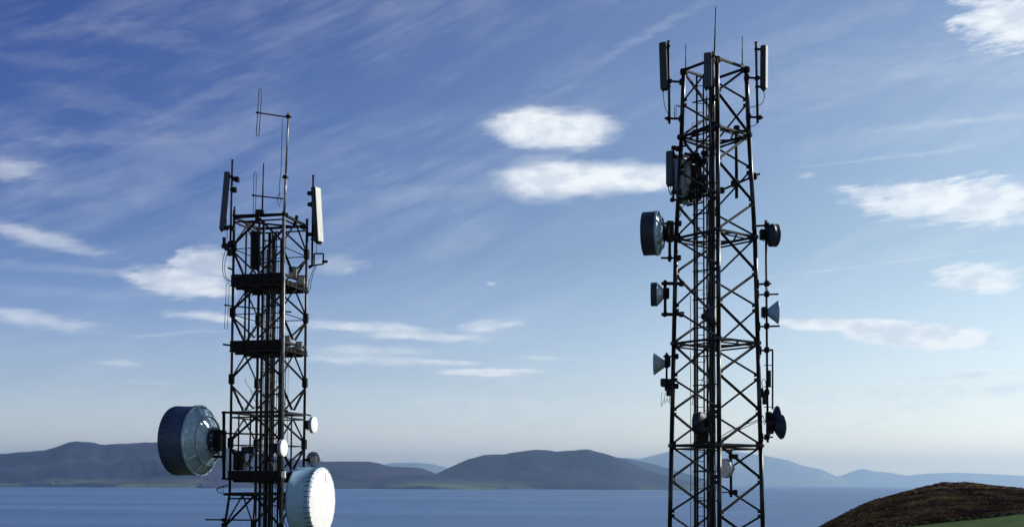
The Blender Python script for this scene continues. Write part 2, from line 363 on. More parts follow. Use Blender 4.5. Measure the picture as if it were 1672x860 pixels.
def land_mat(name, hi, lo, green, top=90):
    m, t, b = node_mat(name); b.inputs['Roughness'].default_value = .95; b.inputs['Specular IOR Level'].default_value = .1
    geo = t.nodes.new('ShaderNodeNewGeometry'); sp = t.nodes.new('ShaderNodeSeparateXYZ'); t.links.new(geo.outputs['Position'], sp.inputs[0])
    def ns(s, sc_, det=8, ro=.62):
        q = t.nodes.new('ShaderNodeMapping'); q.inputs['Scale'].default_value = sc_; t.links.new(geo.outputs['Position'], q.inputs[0])
        n = t.nodes.new('ShaderNodeTexNoise'); n.inputs['Scale'].default_value = s; n.inputs['Detail'].default_value = det; n.inputs['Roughness'].default_value = ro; t.links.new(q.outputs[0], n.inputs['Vector']); return n.outputs[0]
    def mx(f, a, c):
        n = t.nodes.new('ShaderNodeMix'); n.data_type = 'RGBA'
        t.links.new(f, n.inputs[0])
        for s_, v in ((n.inputs[6], a), (n.inputs[7], c)):
            if isinstance(v, tuple): s_.default_value = v + (1,)
            else: t.links.new(v, s_)
        return n.outputs[2]
    def rng(v, a, c, d=0., e=1.):
        n = t.nodes.new('ShaderNodeMapRange'); t.links.new(v, n.inputs[0])
        for i, k in enumerate((a, c, d, e)): n.inputs[i + 1].default_value = k
        return n.outputs[0]
    big = rng(ns(1, (.0006, .0006, .004)), .38, .62)
    c = mx(big, hi, lo)
    patch = rng(ns(1, (.0016, .0008, .006), 4, .5), .47, .56)
    low = rng(sp.outputs[2], top * 1.3, top * .3)
    mm = t.nodes.new('ShaderNodeMath'); mm.operation = 'MULTIPLY'; t.links.new(patch, mm.inputs[0]); t.links.new(low, mm.inputs[1])
    c = mx(mm.outputs[0], c, green)
    fine_ = rng(ns(1, (.006, .004, .02)), .40, .60, 0, .45)
    c = mx(fine_, c, tuple(x * .5 for x in lo))
    t.links.new(c, b.inputs['Base Color'])
    return m
def far_range(name, sil, d0, d1, m, seed, rough=1.0, step=3, back=1.5, curve_=1.0):
    """mountain range: shore at d0 metres, crest at d1 metres"""
    vs = []; fs = []; cols = []
    x = sil[0][0]
    while x <= sil[-1][0]: cols.append(x); x += step
    T = [0, .05, .1, .16, .22, .3, .38, .46, .54, .62, .7, .78, .85, .91, .96, 1.0, 1.06, 1.15, 1.3, back]
    for px in cols:
        py = interp(sil, px)
        zc = P(px, py, d1).z
        for tt in T:
            y = lerp(d0, d1, tt)
            p = P(px, 780, y)
            if tt <= 1:
                s_ = tt ** (1.0 * curve_) * (1 - .35 * math.sin(math.pi * tt))
                z = zc * s_
                q = Vector((p.x * .0005 + seed, y * .0005, 0))
                ridge = abs(noise.fractal(q, 1.0, 2.1, 5)) * -1.1 + .25
                z += rough * zc * .42 * ridge * math.sin(math.pi * min(1, tt)) ** .8
                z += noise.fractal(Vector((px * .05, seed, tt * 3)), 1, 2, 3) * zc * .016
            else:
                k = (tt - 1) / (back - 1); z = zc * (1 - k * k) - 30 * k
            if tt == 0: z = -2
            vs.append((p.x, y, z))
    n = len(T)
    for i in range(len(cols) - 1):
        for k in range(n - 1): fs.append((i * n + k, (i + 1) * n + k, (i + 1) * n + k + 1, i * n + k + 1))
    return structure(name, vs, fs, m)
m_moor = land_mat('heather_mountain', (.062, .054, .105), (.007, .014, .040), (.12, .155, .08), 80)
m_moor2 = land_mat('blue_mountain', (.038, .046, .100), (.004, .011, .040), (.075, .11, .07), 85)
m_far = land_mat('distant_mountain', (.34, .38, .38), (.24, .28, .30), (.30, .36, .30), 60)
far_range('far_mountains_left', [(-260, 752), (-120, 738), (0, 740), (40, 737), (75, 734), (92, 729), (110, 722), (125, 719.5), (143, 721), (165, 725), (190, 724.5), (215, 722.5), (240, 722), (255, 720.5), (290, 719.5), (330, 724), (370, 730), (420, 740), (470, 748), (520, 752.5), (560, 752.5), (605, 753), (620, 756), (632, 760.5), (660, 762), (690, 764), (700, 768), (715, 774), (760, 786), (800, 792)], 11900, 15000, m_moor, 3.3, 1.25)
far_range('lower_coast_left', [(330, 776), (400, 774), (460, 772), (520, 769), (560, 766), (600, 771), (640, 774.5), (680, 774), (720, 776), (760, 783), (820, 791)], 11500, 12600, m_moor, 9.1, .6)
far_range('far_mountain_middle', [(610, 795), (650, 789), (680, 783), (712, 773), (735, 762), (765, 749), (790, 742), (825, 741), (850, 736), (875, 733.5), (890, 734), (910, 736.5), (935, 735), (955, 733), (965, 733.5), (980, 738), (1000, 744), (1030, 755), (1060, 768), (1100, 779), (1140, 788), (1180, 795)], 12300, 15000, m_moor2, 5.7, 1.2)
far_range('far_shoulder_middle', [(930, 796), (960, 770), (985, 754), (1000, 746.5), (1025, 748), (1060, 755), (1095, 765), (1140, 778), (1185, 794)], 21000, 24500, m_moor2, 8.3, .7)
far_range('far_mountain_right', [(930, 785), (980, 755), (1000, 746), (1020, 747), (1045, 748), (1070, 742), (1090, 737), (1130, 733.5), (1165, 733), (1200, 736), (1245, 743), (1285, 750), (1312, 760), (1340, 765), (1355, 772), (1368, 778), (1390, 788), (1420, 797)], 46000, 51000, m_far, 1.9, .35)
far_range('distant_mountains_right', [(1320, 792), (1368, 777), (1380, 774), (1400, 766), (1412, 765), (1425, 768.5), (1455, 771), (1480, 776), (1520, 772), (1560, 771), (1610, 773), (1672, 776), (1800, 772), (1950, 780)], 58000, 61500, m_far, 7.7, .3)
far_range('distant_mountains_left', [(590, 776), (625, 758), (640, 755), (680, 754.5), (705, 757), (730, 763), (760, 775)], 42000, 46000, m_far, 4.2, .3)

m, t, b = node_mat('rough_grass'); b.inputs['Roughness'].default_value = .95
geo = t.nodes.new('ShaderNodeNewGeometry'); n1 = t.nodes.new('ShaderNodeTexNoise'); n1.inputs['Scale'].default_value = .35; n1.inputs['Detail'].default_value = 9
t.links.new(geo.outputs['Position'], n1.inputs['Vector']); rp = t.nodes.new('ShaderNodeValToRGB'); t.links.new(n1.outputs[0], rp.inputs[0])
rp.color_ramp.elements[0].position = .4; rp.color_ramp.elements[1].position = .62
rp.color_ramp.elements[0].color = (.05, .045, .02, 1); rp.color_ramp.elements[1].color = (.06, .085, .03, 1); t.links.new(rp.outputs[0], b.inputs['Base Color'])
m_grass = m
def hill_z(x, y):
    f = max(0.0, y)
    z = -1.75 - .02 * f - .0022 * f * f * (1 / (1 + f * .015)) - .00002 * x * x
    z += noise.fractal(Vector((x * .05, y * .05, 0)), 1, 2, 4) * .35 * min(1, f / 15)
    return CAMZ + z
vs = []; fs = []
ys = [-60, -30, -15, 0, 6, 12, 18, 24, 30, 36, 42, 50, 60, 75, 95, 120, 150, 190, 240, 300, 380, 480, 600, 800, 1100]
xs = [x * 12 - 600 for x in range(101)]
for y in ys:
    for x in xs: vs.append((x, y, max(-6, hill_z(x, y))))
n = len(xs)
for j in range(len(ys) - 1):
    for i in range(n - 1): fs.append((j * n + i, j * n + i + 1, (j + 1) * n + i + 1, (j + 1) * n + i))
structure('hillside', vs, fs, m_grass)

# headland: heather slope rising to a ridge, with a field below it
CREST = [(1060, 1010), (1200, 925), (1300, 877), (1335, 860), (1352, 851), (1372, 841), (1395, 830), (1420, 819.5), (1450, 808), (1475, 801.5), (1500, 795), (1518, 790), (1530, 787.5), (1538, 786.5), (1550, 788), (1575, 788.5), (1600, 790), (1640, 793.5), (1672, 796.5), (1760, 806), (1900, 828), (2050, 870), (2300, 960)]
BOUND = [(1060, 1040), (1200, 960), (1300, 915), (1400, 876), (1440, 865.5), (1480, 859.5), (1520, 854.5), (1580, 848.5), (1625, 843.5), (1672, 838), (1760, 830), (1900, 850), (2050, 890), (2300, 980)]
DC, DB = 262.0, 196.0
def head_pt(px, y, rough=True):
    cr_, bo = interp(CREST, px), interp(BOUND, px)
    if y >= DC:
        zc = P(px, cr_, DC).z; k = (y - DC); z = zc - .0022 * k * k - .04 * k
    else:
        zc = P(px, cr_, DC).z; zb = P(px, bo, DB).z; k = (y - DB) / (DC - DB)
        z = lerp(zb, zc, max(0, k) ** .85) if k > 0 else zb + (y - DB) * .035
        if y < 140: z -= (140 - y) ** 2 * .006
    p = P(px, 780, y)
    if rough and DB < y:
        e = min(1, (y - DB) / 12)
        z += noise.fractal(Vector((p.x * .10, y * .14, 1.5)), 1, 2.1, 5) * .55 * e
        z += noise.fractal(Vector((p.x * .7, y * .7, 4.5)), 1, 2.1, 3) * .16 * e - .15 * e
    return Vector((p.x, y, z))
m, t, b = node_mat('heather_moor'); b.inputs['Roughness'].default_value = .95; b.inputs['Specular IOR Level'].default_value = .1
geo = t.nodes.new('ShaderNodeNewGeometry')
def moor_color(t, b, geo, dark=1.0):
    q = t.nodes.new('ShaderNodeMapping'); q.inputs['Scale'].default_value = (.10, .16, .5); t.links.new(geo.outputs['Position'], q.inputs[0])
    n1 = t.nodes.new('ShaderNodeTexNoise'); n1.inputs['Scale'].default_value = 1.0; n1.inputs['Detail'].default_value = 8; n1.inputs['Roughness'].default_value = .72; t.links.new(q.outputs[0], n1.inputs['Vector'])
    rp = t.nodes.new('ShaderNodeValToRGB'); t.links.new(n1.outputs[0], rp.inputs[0]); e = rp.color_ramp.elements
    e[0].position = .36; e[0].color = (.018 * dark, .012 * dark, .009 * dark, 1); e[1].position = .66; e[1].color = (.18 * dark, .135 * dark, .055 * dark, 1)
    k = e.new(.46); k.color = (.056 * dark, .027 * dark, .017 * dark, 1); k = e.new(.55); k.color = (.12 * dark, .078 * dark, .034 * dark, 1)
    t.links.new(rp.outputs[0], b.inputs['Base Color'])
moor_color(t, b, geo); m_heath = m
def fan(name, ylist, mt, rough=True, pxs=None):
    vs = []; fs = []; pxs = pxs or [1060 + i * 4 for i in range(311)]
    for px in pxs:
        for y in ylist: vs.append(head_pt(px, y, rough))
    n = len(ylist)
    for i in range(len(pxs) - 1):
        for k in range(n - 1): fs.append((i * n + k, (i + 1) * n + k, (i + 1) * n + k + 1, i * n + k + 1))
    return structure(name, vs, fs, mt)
fan('headland_moor', [DB + i * 1.1 for i in range(61)] + [264, 266, 269, 273, 280, 290, 305, 325, 350, 380, 420], m_heath)
m, t, b = node_mat('field_grass'); b.inputs['Roughness'].default_value = 1; b.inputs['Specular IOR Level'].default_value = .05
geo = t.nodes.new('ShaderNodeNewGeometry'); q = t.nodes.new('ShaderNodeMapping'); q.inputs['Scale'].default_value = (.10, .35, 1); t.links.new(geo.outputs['Position'], q.inputs[0])
n1 = t.nodes.new('ShaderNodeTexNoise'); n1.inputs['Scale'].default_value = 1; n1.inputs['Detail'].default_value = 9; n1.inputs['Roughness'].default_value = .7; t.links.new(q.outputs[0], n1.inputs['Vector'])
rp = t.nodes.new('ShaderNodeValToRGB'); t.links.new(n1.outputs[0], rp.inputs[0])
rp.color_ramp.elements[0].position = .35; rp.color_ramp.elements[1].position = .68
rp.color_ramp.elements[0].color = (.014, .040, .006, 1); rp.color_ramp.elements[1].color = (.052, .098, .020, 1); t.links.new(rp.outputs[0], b.inputs['Base Color'])
fan('field', [60, 80, 100, 115, 130, 140, 150, 160, 170, 180, 188, DB + .3], m, False)
# heather tufts: short clumps of blades over the whole moor
vs = []; fs = []
for i in range(30000):
    px = random.uniform(1290, 1760); y = DB + 2 + (DC + 3 - DB) * random.random() ** .9
    p = head_pt(px, y); s_ = random.uniform(.25, .6) * (1.3 if random.random() < .1 else 1)
    if y > DC - 12: s_ *= .55
    for k in range(3):
        a = random.uniform(0, math.pi * 2); r_ = s_ * .45; q = p + Vector((random.uniform(-.4, .4), random.uniform(-.4, .4), -.08))
        d = Vector((math.cos(a), math.sin(a), 0)) * r_; o = len(vs)
        vs += [q - d, q + d, q + d * .5 + Vector((random.uniform(-.1, .1), random.uniform(-.1, .1), s_ * .7)), q - d * .6 + Vector((0, random.uniform(-.1, .1), s_ * random.uniform(.5, .8)))]
        fs.append((o, o + 1, o + 2, o + 3))
m, t, b = node_mat('heather_tufts'); b.inputs['Roughness'].default_value = .95; b.inputs['Specular IOR Level'].default_value = .05
geo = t.nodes.new('ShaderNodeNewGeometry'); moor_color(t, b, geo, 1.15)
structure('heather', vs, fs, m, False, 'stuff')
# overgrown bank between the moor and the field
vs = []; fs = []; n = 7
pxs = [1380 + i * 1.5 for i in range(300)]
for j, px in enumerate(pxs):
    c = head_pt(px, DB, False)
    for k in range(n):
        a = math.pi * k / (n - 1); rr = .55 + .3 * noise.noise(Vector((px * .15, k * .8, 0)))
        vs.append((c.x, c.y - .2 - math.cos(a) * 1.1 * rr, c.z - .25 + math.sin(a) * 1.35 * rr))
for j in range(len(pxs) - 1):
    for k in range(n - 1): fs.append((j * n + k, j * n + k + 1, (j + 1) * n + k + 1, (j + 1) * n + k))
me = bpy.data.meshes.new('hedge_bank'); me.from_pydata(vs, [], fs); me.materials.append(mat('hedge', (.012, .012, .006), .9, spec=.05, c2=(.03, .028, .012), vscale=.8))
hb = bpy.data.objects.new('hedge_bank', me); col.objects.link(hb)
tag(hb, 'dark overgrown bank between the brown heather and the green field', 'hedge')

# a white farmhouse low on the far shore
def house(px, py, y, w, label):
    c = P(px, py, y); th = thing('farmhouse', c, label, 'house')
    X, Y, Z = Vector((1, 0, 0)), Vector((0, 1, 0)), Vector((0, 0, 1)); h = w * .42; dp = w * .5
    MB().box(c + Z * (h / 2), w, dp, h, bev=.02).build('wall', 'dish_white', th)
    vv = [c + X * (sx * w * .52) + Y * (sy * dp * .56) + Z * h for sx in (-1, 1) for sy in (-1, 1)] + [c + X * (sx * w * .52) + Z * (h * 1.7) for sx in (-1, 1)]
    rb = MB(); rb.add(vv, [(0, 2, 5, 4), (1, 4, 5, 3), (0, 4, 1), (2, 3, 5), (0, 1, 3, 2)]); rf = rb.build('roof', 'box', th)
    MB().box(c + X * (w * .42) + Z * (h * 1.75), w * .08, w * .08, h * .5).build('chimney', 'pale', rf)
    for i in (-.3, 0, .3):
        MB().box(c + X * (w * i) - Y * (dp / 2) + Z * (h * .55), w * .09, w * .02, h * .3).build('window', 'box', th)
house(86, 788.6, 12150, 19, 'tiny white farmhouse low on the far shore at the left')

# ---------------------------------------------------------------- right lattice tower
YR = 38.0
cR = P(1168.5, 560, YR); cxR = cR.x
def zR(py): return P(1168.5, py, YR).z
baseR = hill_z(cxR, YR) - .15
HR = [(113, 51), (222, 55), (388, 64), (560, 68), (727, 71.8), (893, 75.5), (1200, 82)]
rot = R(-6)
def hR(z):        # half diagonal in metres at height z
    for (p0, h0), (p1, h1) in zip(HR, HR[1:]):
        z0, z1 = zR(p0), zR(p1)
        if z >= z1 or p1 == 1200: return lerp(h0, h1, (z0 - z) / (z0 - z1)) * YR / F
def cornerR(k, z):      # 0 near, 1 right, 2 far, 3 left
    a = rot + [-math.pi / 2, 0, math.pi / 2, math.pi][k]; h = hR(z)
    return Vector((cxR + h * math.cos(a), YR + h * math.sin(a), z))
towerR = thing('lattice_tower', Vector((cxR, YR, baseR)), 'taller tapering dark steel lattice tower at right, zigzag braces and a ladder inside', 'tower')
ringsR = [113, 222, 388, 560, 727, 893, 1060]
ringz = [zR(p) for p in ringsR]
for k in range(4):
    mb = MB(); zz = ringz + [baseR - .3]
    for z0, z1 in zip(zz, zz[1:]): mb.tube(cornerR(k, z0), cornerR(k, z1), .074, .074, 12)
    for z in zz[1:-1]:                                   # flange joints
        mb.lathe(cornerR(k, z) + Vector((0, 0, -.05)), (0, 0, 1), [(0, .07), (0, .12), (.045, .12), (.05, .115), (.055, .12), (.10, .12), (.10, .07)], 12, False)
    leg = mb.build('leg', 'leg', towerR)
    MB().lathe(cornerR(k, ringz[0]), (0, 0, 1), [(-.14, .06), (-.14, .12), (-.06, .13), (0, .13), (.03, .11), (.03, 0)], 12, False).build('leg_cap', 'steel2', leg)
levels = []
for a, b_ in zip(ringsR, ringsR[1:]):
    nseg = 2 if a == 113 else 3
    for i in range(nseg): levels.append((a + (b_ - a) * i / nseg, a + (b_ - a) * (i + 1) / nseg))
for k in range(4):
    k2 = (k + 1) % 4
    for li, (pa, pb) in enumerate(levels):
        za, zb = zR(pa) - .03, zR(pb) + .03
        if zb < baseR: continue
        A0, A1, B0, B1 = cornerR(k, za), cornerR(k2, za), cornerR(k, zb), cornerR(k2, zb)
        dd = (A1 - A0).normalized(); nrm = dd.cross(Vector((0, 0, 1))) * .022
        mb = MB()
        for p, q, sg in (((A0, B1, 1),) if (li - 5) % 2 == 0 else ((A1, B0, 1),)):
            e = (q - p).normalized()
            mb.angle(p + e * .07 + nrm * sg, q - e * .07 + nrm * sg, .066, .014, nrm * sg)
            for pt in (p + e * .12, q - e * .12): mb.box(pt, .17, .03, .12, (dd, nrm.normalized(), Vector((0, 0, 1))))
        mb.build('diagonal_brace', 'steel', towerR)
    for i, pz in enumerate(ringsR):
        z = zR(pz)
        if z < baseR + .3: continue
        a_, b_ = cornerR(k, z), cornerR(k2, z); mb = MB(); mb.beam(a_, b_, .075, .075)
        if 0 < i < 5: mb.angle(a_ - Vector((0, 0, .12)), b_ - Vector((0, 0, .12)), .05)
        mb.build('horizontal_beam', 'steel', towerR)
for i, pz in enumerate(ringsR[1:5]):
    z = zR(pz); q = [(cornerR(k, z) + cornerR((k + 1) % 4, z)) / 2 for k in range(4)]
    mb = MB()
    for k in range(4): mb.angle(q[k], q[(k + 1) % 4], .05)
    mb.build('plan_bracing', 'steel', towerR)

def ladder(parent, x0, x1, y, pt, pb, zf, step, r=.018, mat_='steel', rr=.010):
    a = P(x0, 560, y); b_ = P(x1, 560, y)
    z0, z1 = zf(pt), pb
    ld = MB()
    ra = MB().beam((a.x, y, z0), (a.x, y, z1), .04, .06)
    l0 = ra.build('ladder', mat_, parent)
    MB().beam((b_.x, y, z0), (b_.x, y, z1), .035, .05).build('rail', mat_, l0)
    z = z0 - .1; k = 0; first = None
    while z > z1 and k < 60:
        if first is None:
            o = first = MB().tube((a.x, y, z), (b_.x, y, z), rr, n=6).build('rung', mat_, l0)
        else:
            o = first.copy(); col.objects.link(o); o.location = (0, 0, -k * step); ALL.append(o)
        z -= step; k += 1
    return l0
ladder(towerR, 1138.5, 1149.5, YR + .55, 112, baseR, zR, .30, rr=.013)
# risers: waveguide tray, feeder bundle
for i in range(26):
    x0 = random.choice((1134, 1155, 1160, 1164)); p0 = random.uniform(130, 800); x1 = x0 + random.uniform(-18, 12)
    MB().path(curve([P(x0, p0, YR), P((x0 + x1) / 2, p0 + random.uniform(2, 10), YR - .1), P(x1, p0 + random.uniform(8, 30), YR + random.uniform(-.3, .3))]), .010).build('loose_cable', 'cable', towerR)
def vpole(x, y, p0, p1, r, z1=None, zf=zR, n=10, mb=None, px_ref=560):
    c = P(x, px_ref, y); mb = mb or MB()
    return mb.tube((c.x, y, zf(p0)), (c.x, y, z1 if z1 is not None else zf(p1)), r, n=n)
vpole(1134.6, YR + .45, 292, 0, .045, baseR).build('cable_riser', 'galvd', towerR)
vpole(1154.5, YR + .5, 150, 0, .025, baseR).build('riser_pole', 'steel', towerR)
vpole(1127.5, YR + .5, 478, 0, .012, baseR).build('feeder_cable', 'ltcable', towerR)
for (x, r, p0, cm_) in ((1160, .036, 96, 'steel'), (1163.8, .030, 150, 'steel2'), (1167.2, .020, 205, 'ltcable'), (1156.5, .018, 240, 'steel2'), (1158.2, .016, 330, 'ltcable')):
    mb = MB(); pts = []
    for i in range(40):
        z = lerp(zR(p0), baseR, i / 39); c = P(x, 560, YR - .3)
        pts.append((c.x + .008 * math.sin(i * 1.7 + x), YR - .3 + .01 * math.cos(i * 2.1), z))
    mb.path(pts, r, 7).build('feeder_cable', cm_, towerR)
for i in range(16):
    z = zR(160) - i * .95
    if z < baseR + .3: break
    a_ = P(1134, 560, YR + .5); b_ = P(1168, 560, YR + .5)
    MB().beam((a_.x - .05, YR + .5, z), (b_.x, YR - .1, z), .05, .04).build('cable_bracket', 'steel2', towerR)
# clamps and bolts on the legs where outriggers meet
def blk(mb, px, py, y, w, h, d=.16):
    return mb.box(P(px, py, y), w / F * y, d, h / F * y, bev=.2)
# outrigger frame on the right rear side high up
YC = YR + .6
mb = MB(); vpole(1203.5, YC, 205, 316, .055, mb=mb); mb.beam(P(1172, 313, YR - .6), P(1240, 284, YR + .1), .07, .07)
mb.beam(P(1173, 242, YR - .3), P(1224, 222, YR), .06, .06); mb.beam(P(1172, 212, YR - .6), P(1222, 215, YR), .08, .08)
blk(mb, 1201, 300, YC, 15, 11); blk(mb, 1229, 288, YR, 14, 11); blk(mb, 1203, 212, YC, 10, 14); blk(mb, 1177, 311, YR - .5, 12, 10)
mb.build('outrigger_frame', 'steel2', towerR)
mb = MB(); mb.beam(P(1112, 225, YR), P(1165, 202, YR - 1), .07, .07); mb.beam(P(1113, 228, YR), P(1163, 246, YR + .6), .06, .06)
for a_ in ((1111, 224), (1134, 219), (1108, 243), (1137, 254), (1150, 250)): blk(mb, a_[0], a_[1], YR + .1, 11, 8)
mb.beam(P(1102, 241, YR), P(1120, 238, YR), .05, .06); mb.beam(P(1118, 250, YR), P(1150, 262, YR + .3), .06, .06)
mb.build('outrigger_frame', 'steel2', towerR)

# ---------------------------------------------------------------- antennas and dishes
def dish(px, py, y, axis, rpx, shroud, bowl, label, cat='dish antenna', mats=('dish_dark', 'dish_white', 'dish_grey'), pole=None, arms=(), radio=None, group=None,
         ribs=0, clips=0, cone=False, hub=.26, name='dish_antenna', stub=.15, radome_bulge=.04, struts=False):
    """(px, py) is the centre of the open front; axis points where the dish looks"""
    A = Vector(axis).normalized(); r = rpx / F * y; c = P(px, py, y)
    sl = shroud * r; bd = bowl * r
    th = thing(name, c - A * sl, label, cat, group)
    X, Y, D = basis(A)
    if cone:      # conical shroud from the rim back to the feed
        MB().lathe(c, A, [(0, r * .97), (.03 * r, r), (-.05 * r, r), (-.10 * r, r * .95), (-sl * .9, r * .34), (-sl, r * .26), (-sl, 0)], 40).build('reflector', mats[2], th)
    else:
        sh = MB().lathe(c, A, [(-.02 * r, r * .95), (0, r), (-sl * .08, r * 1.0), (-sl * .08, r * 1.012), (-sl * .10, r * 1.0), (-sl * .9, r * 1.0), (-sl * .92, r * 1.025), (-sl, r * 1.025), (-sl, r * .96)], 64).build('shroud', mats[0], th)
        prof = [(-sl - bd * (1 - (q / 10) ** 2), r * 1.0 * q / 10) for q in range(10, -1, -1)]
        rf = MB().lathe(c, A, prof, 64).build('reflector', mats[2], th)
        if ribs:
            for i in range(ribs):
                mb = MB(); a = 2 * math.pi * i / ribs; e = X * math.cos(a) + Y * math.sin(a); tn = D.cross(e)
                pts = [c + D * (-sl - bd * (1 - q * q) - .012) + e * (r * q) for q in (1.0, .9, .8, .7)]
                for p_, q_ in zip(pts, pts[1:]): mb.beam(p_, q_, .035, .05)
                mb.build('rib', mats[2], th)
            mb = MB()
            for rr_ in (.99, .70): mb.lathe(c, A, [(-sl - bd * (1 - rr_ ** 2) - .07, r * rr_), (-sl - bd * (1 - rr_ ** 2) - .07, r * rr_ * 1.04), (-sl - bd * (1 - rr_ ** 2), r * rr_ * 1.04), (-sl - bd * (1 - rr_ ** 2) + .01, r * rr_)], 64, False)
            mb.build('stiffening_ring', mats[2], th)
    MB().lathe(c, A, [(0, r * .985), (radome_bulge * r * .5, r * .93), (radome_bulge * r * .9, r * .5), (radome_bulge * r, 0)], 64).build('radome', mats[1], th)
    if clips:
        for i in range(clips):
            mb = MB()
            a = 2 * math.pi * i / clips; e = X * math.cos(a) + Y * math.sin(a); tn = D.cross(e)
            mb.box(c + e * (r * 1.004) - D * (.10 * r), .016 * r, .012 * r, .17 * r, (tn, e, D))
            mb.build('rim_clip', 'steel2', th)
            if mats[1] == 'dish_white': MB().box(c + e * (r * .955) + D * (.016 * r), .028 * r, .028 * r, .016 * r, (tn, e, D)).build('rim_bolt', 'dish_grey' if i % 2 else 'dish_white', th)
    back = c - A * (sl + (0 if cone else bd))
    hb_ = MB().lathe(back, -A, [(-.06 * r, hub * r * 1.1), (0, hub * r * 1.15), (.03, hub * r * 1.15), (.04, hub * r * .8), (stub * .7, hub * r * .75), (stub * .7, hub * r * .95), (stub, hub * r * .95), (stub, 0)], 20, False).build('hub', 'steel2', th)
    if struts:
        mb = MB()
        for a in (.7, 2.3, 3.9, 5.5):
            e = X * math.cos(a) + Y * math.sin(a); mb.tube(back - A * .12 + e * (.1 * r), c - A * (sl + bd * .2) + e * (r * .86), .024)
        mb.build('strut', 'steel', th)
    if radio:
        bx_, by_, w, h = radio; cc_ = P(bx_, by_, y)
        rb = MB(); rb.box(cc_, w / F * y, .22, h / F * y, bev=.1)
        for i in range(5): rb.box(cc_ + Vector((0, -.13, (i - 2) * h / F * y * .16)), w / F * y * .8, .05, .012)
        rad = rb.build('radio_unit', 'box', th)
        MB().tube(cc_ - Vector((0, 0, h / F * y * .5)), cc_ - Vector((0, 0, h / F * y * .5 + .06)), .02).build('connector', 'steel2', rad)
        MB().beam(back - A * stub * .5, cc_, .07, .09).build('bracket', 'steel2', th)
    if pole:
        x, p0, p1, rp_ = pole; q = P(x, (p0 + p1) / 2, y)
        mb = MB(); za, zb = P(x, p0, y).z, P(x, p1, y).z
        mb.tube((q.x, q.y, za), (q.x, q.y, zb), rp_, n=10); mb.tube((q.x, q.y, za), (q.x, q.y, za + .012), rp_ * 1.15, n=10)
        mb.build('mounting_pole', 'steel', th)
        mb = MB(); hz = c.z
        mb.beam(back - A * stub * .6, Vector((q.x, q.y, back.z)), .08, .10)
        for dz in (-.09, .09): mb.box(Vector((q.x, q.y, back.z + dz)), .14, .17, .05)
        mb.build('bracket', 'steel2', th)
    for (xa, ya, da, xb, yb, db, wd) in arms:
        a_, b_ = P(xa, ya, da), P(xb, yb, db); mb = MB(); mb.beam(a_, b_, wd, wd)
        if pole: mb.box(Vector((P(pole[0], ya, y).x, y, lerp(a_.z, b_.z, .5))), .13, .17, .14)
        mb.box(b_, .15, .17, .17); mb.build('arm', 'steel2', th)
    return th, c, r, X, Y, D
YLl = YR + .13; YRr = YR - .13         # depth of the left and right legs
dish(1051, 382, YLl, (-.96, .27, 0), 35.5, .62, .36, 'large grey drum dish looking left, upper left side of the right tower', mats=('dish_dark', 'dish_dark', 'dish_lit'), pole=(1093.5, 361, 427, .05), radio=(1094, 378, 12, 34), arms=((1081, 365, YLl, 1109, 365, YLl, .06), (1079, 421, YLl, 1108, 421, YLl, .06)), ribs=12, hub=.30, clips=0, struts=True)
dish(1063, 480.5, YLl, (-1, .15, 0), 19.5, .5, .62, 'small dark drum dish on a C-shaped bracket, left side of the right tower', mats=('dish_dark', 'dish_dark', 'dish_lit'), pole=(1086, 458, 517, .05), radio=(1087, 479, 11, 18), arms=((1080, 462.5, YLl, 1113, 463, YLl, .10), (1080, 513, YLl, 1113, 513, YLl, .10)), hub=.4)
dish(1068, 594, YLl, (-1, .20, 0), 18, 1.05, .3, 'small cone-backed dish, lowest on the left side of the right tower', mats=('dish_dark', 'dish_blue', 'dish_grey'), pole=(1088.5, 576, 634, .035), radio=(1090, 590, 9, 16), arms=((1083, 581.5, YLl, 1104, 581.5, YLl, .05), (1081, 630, YLl, 1104, 630, YLl, .06)), cone=True, hub=.3)
dish(1268, 384.5, YRr, (1, .18, 0), 18.5, .55, .45, 'small dark drum dish at the top of the right tower side pole', mats=('dish_dark', 'dish_dark', 'dish_dark'), radio=(1246, 383, 11, 17), arms=(), hub=.4)
dish(1270.5, 509.5, YRr, (1, -.12, 0), 19, .95, .3, 'pale cone-shaped dish halfway down the side pole of the right tower', mats=('dish_grey', 'dish_white', 'dish_blue'), radio=(1248, 509.5, 9, 17), cone=True, hub=.3)
dish(1269, 681, YRr + .15, (1, .12, 0), 19, .45, .3, 'dark blue dish, upper of the overlapping pair low on the right tower', mats=('dish_dark', 'dish_dark', 'dish_dark'), cone=True, radio=(1255, 681, 9, 18), hub=.3)
dish(1276, 696.5, YRr - .12, (1, .16, 0.0), 20, .70, .3, 'dark blue dish, lower of the overlapping pair low on the right tower', mats=('dish_dark', 'dish_dark', 'dish_dark'), cone=True, radio=(1257, 698, 11, 20), hub=.3)
dish(1116, 294, YR + 1.0, (-.80, .6, 0), 41, .30, .28, 'large blue-grey dish seen from behind inside the upper part of the right tower', mats=('dish_blue', 'dish_blue', 'dish_grey'), ribs=8, hub=.35, struts=True, radio=(1134, 288, 22, 34), arms=((1120, 262, YR + .5, 1150, 262, YR + .6, .07), (1114, 325, YR + .3, 1160, 318, YR + .3, .09)))
dish(1172, 515, YR - .35, (.85, -.45, 0), 15.5, .9, .35, 'dark drum dish with a pale rim, in the middle of the right tower', mats=('dish_dark', 'dish_white', 'dish_dark'), hub=.35, radio=(1157, 515, 12, 20))
dish(1136, 690, YR + .1, (-.8, .45, 0), 18, .7, .4, 'dark drum dish on a shelf beside the ladder in the right tower', mats=('dish_dark', 'dish_blue', 'dish_dark'), hub=.4, radio=(1146, 702, 20, 40), arms=((1127, 727, YR, 1160, 727, YR, .12),))
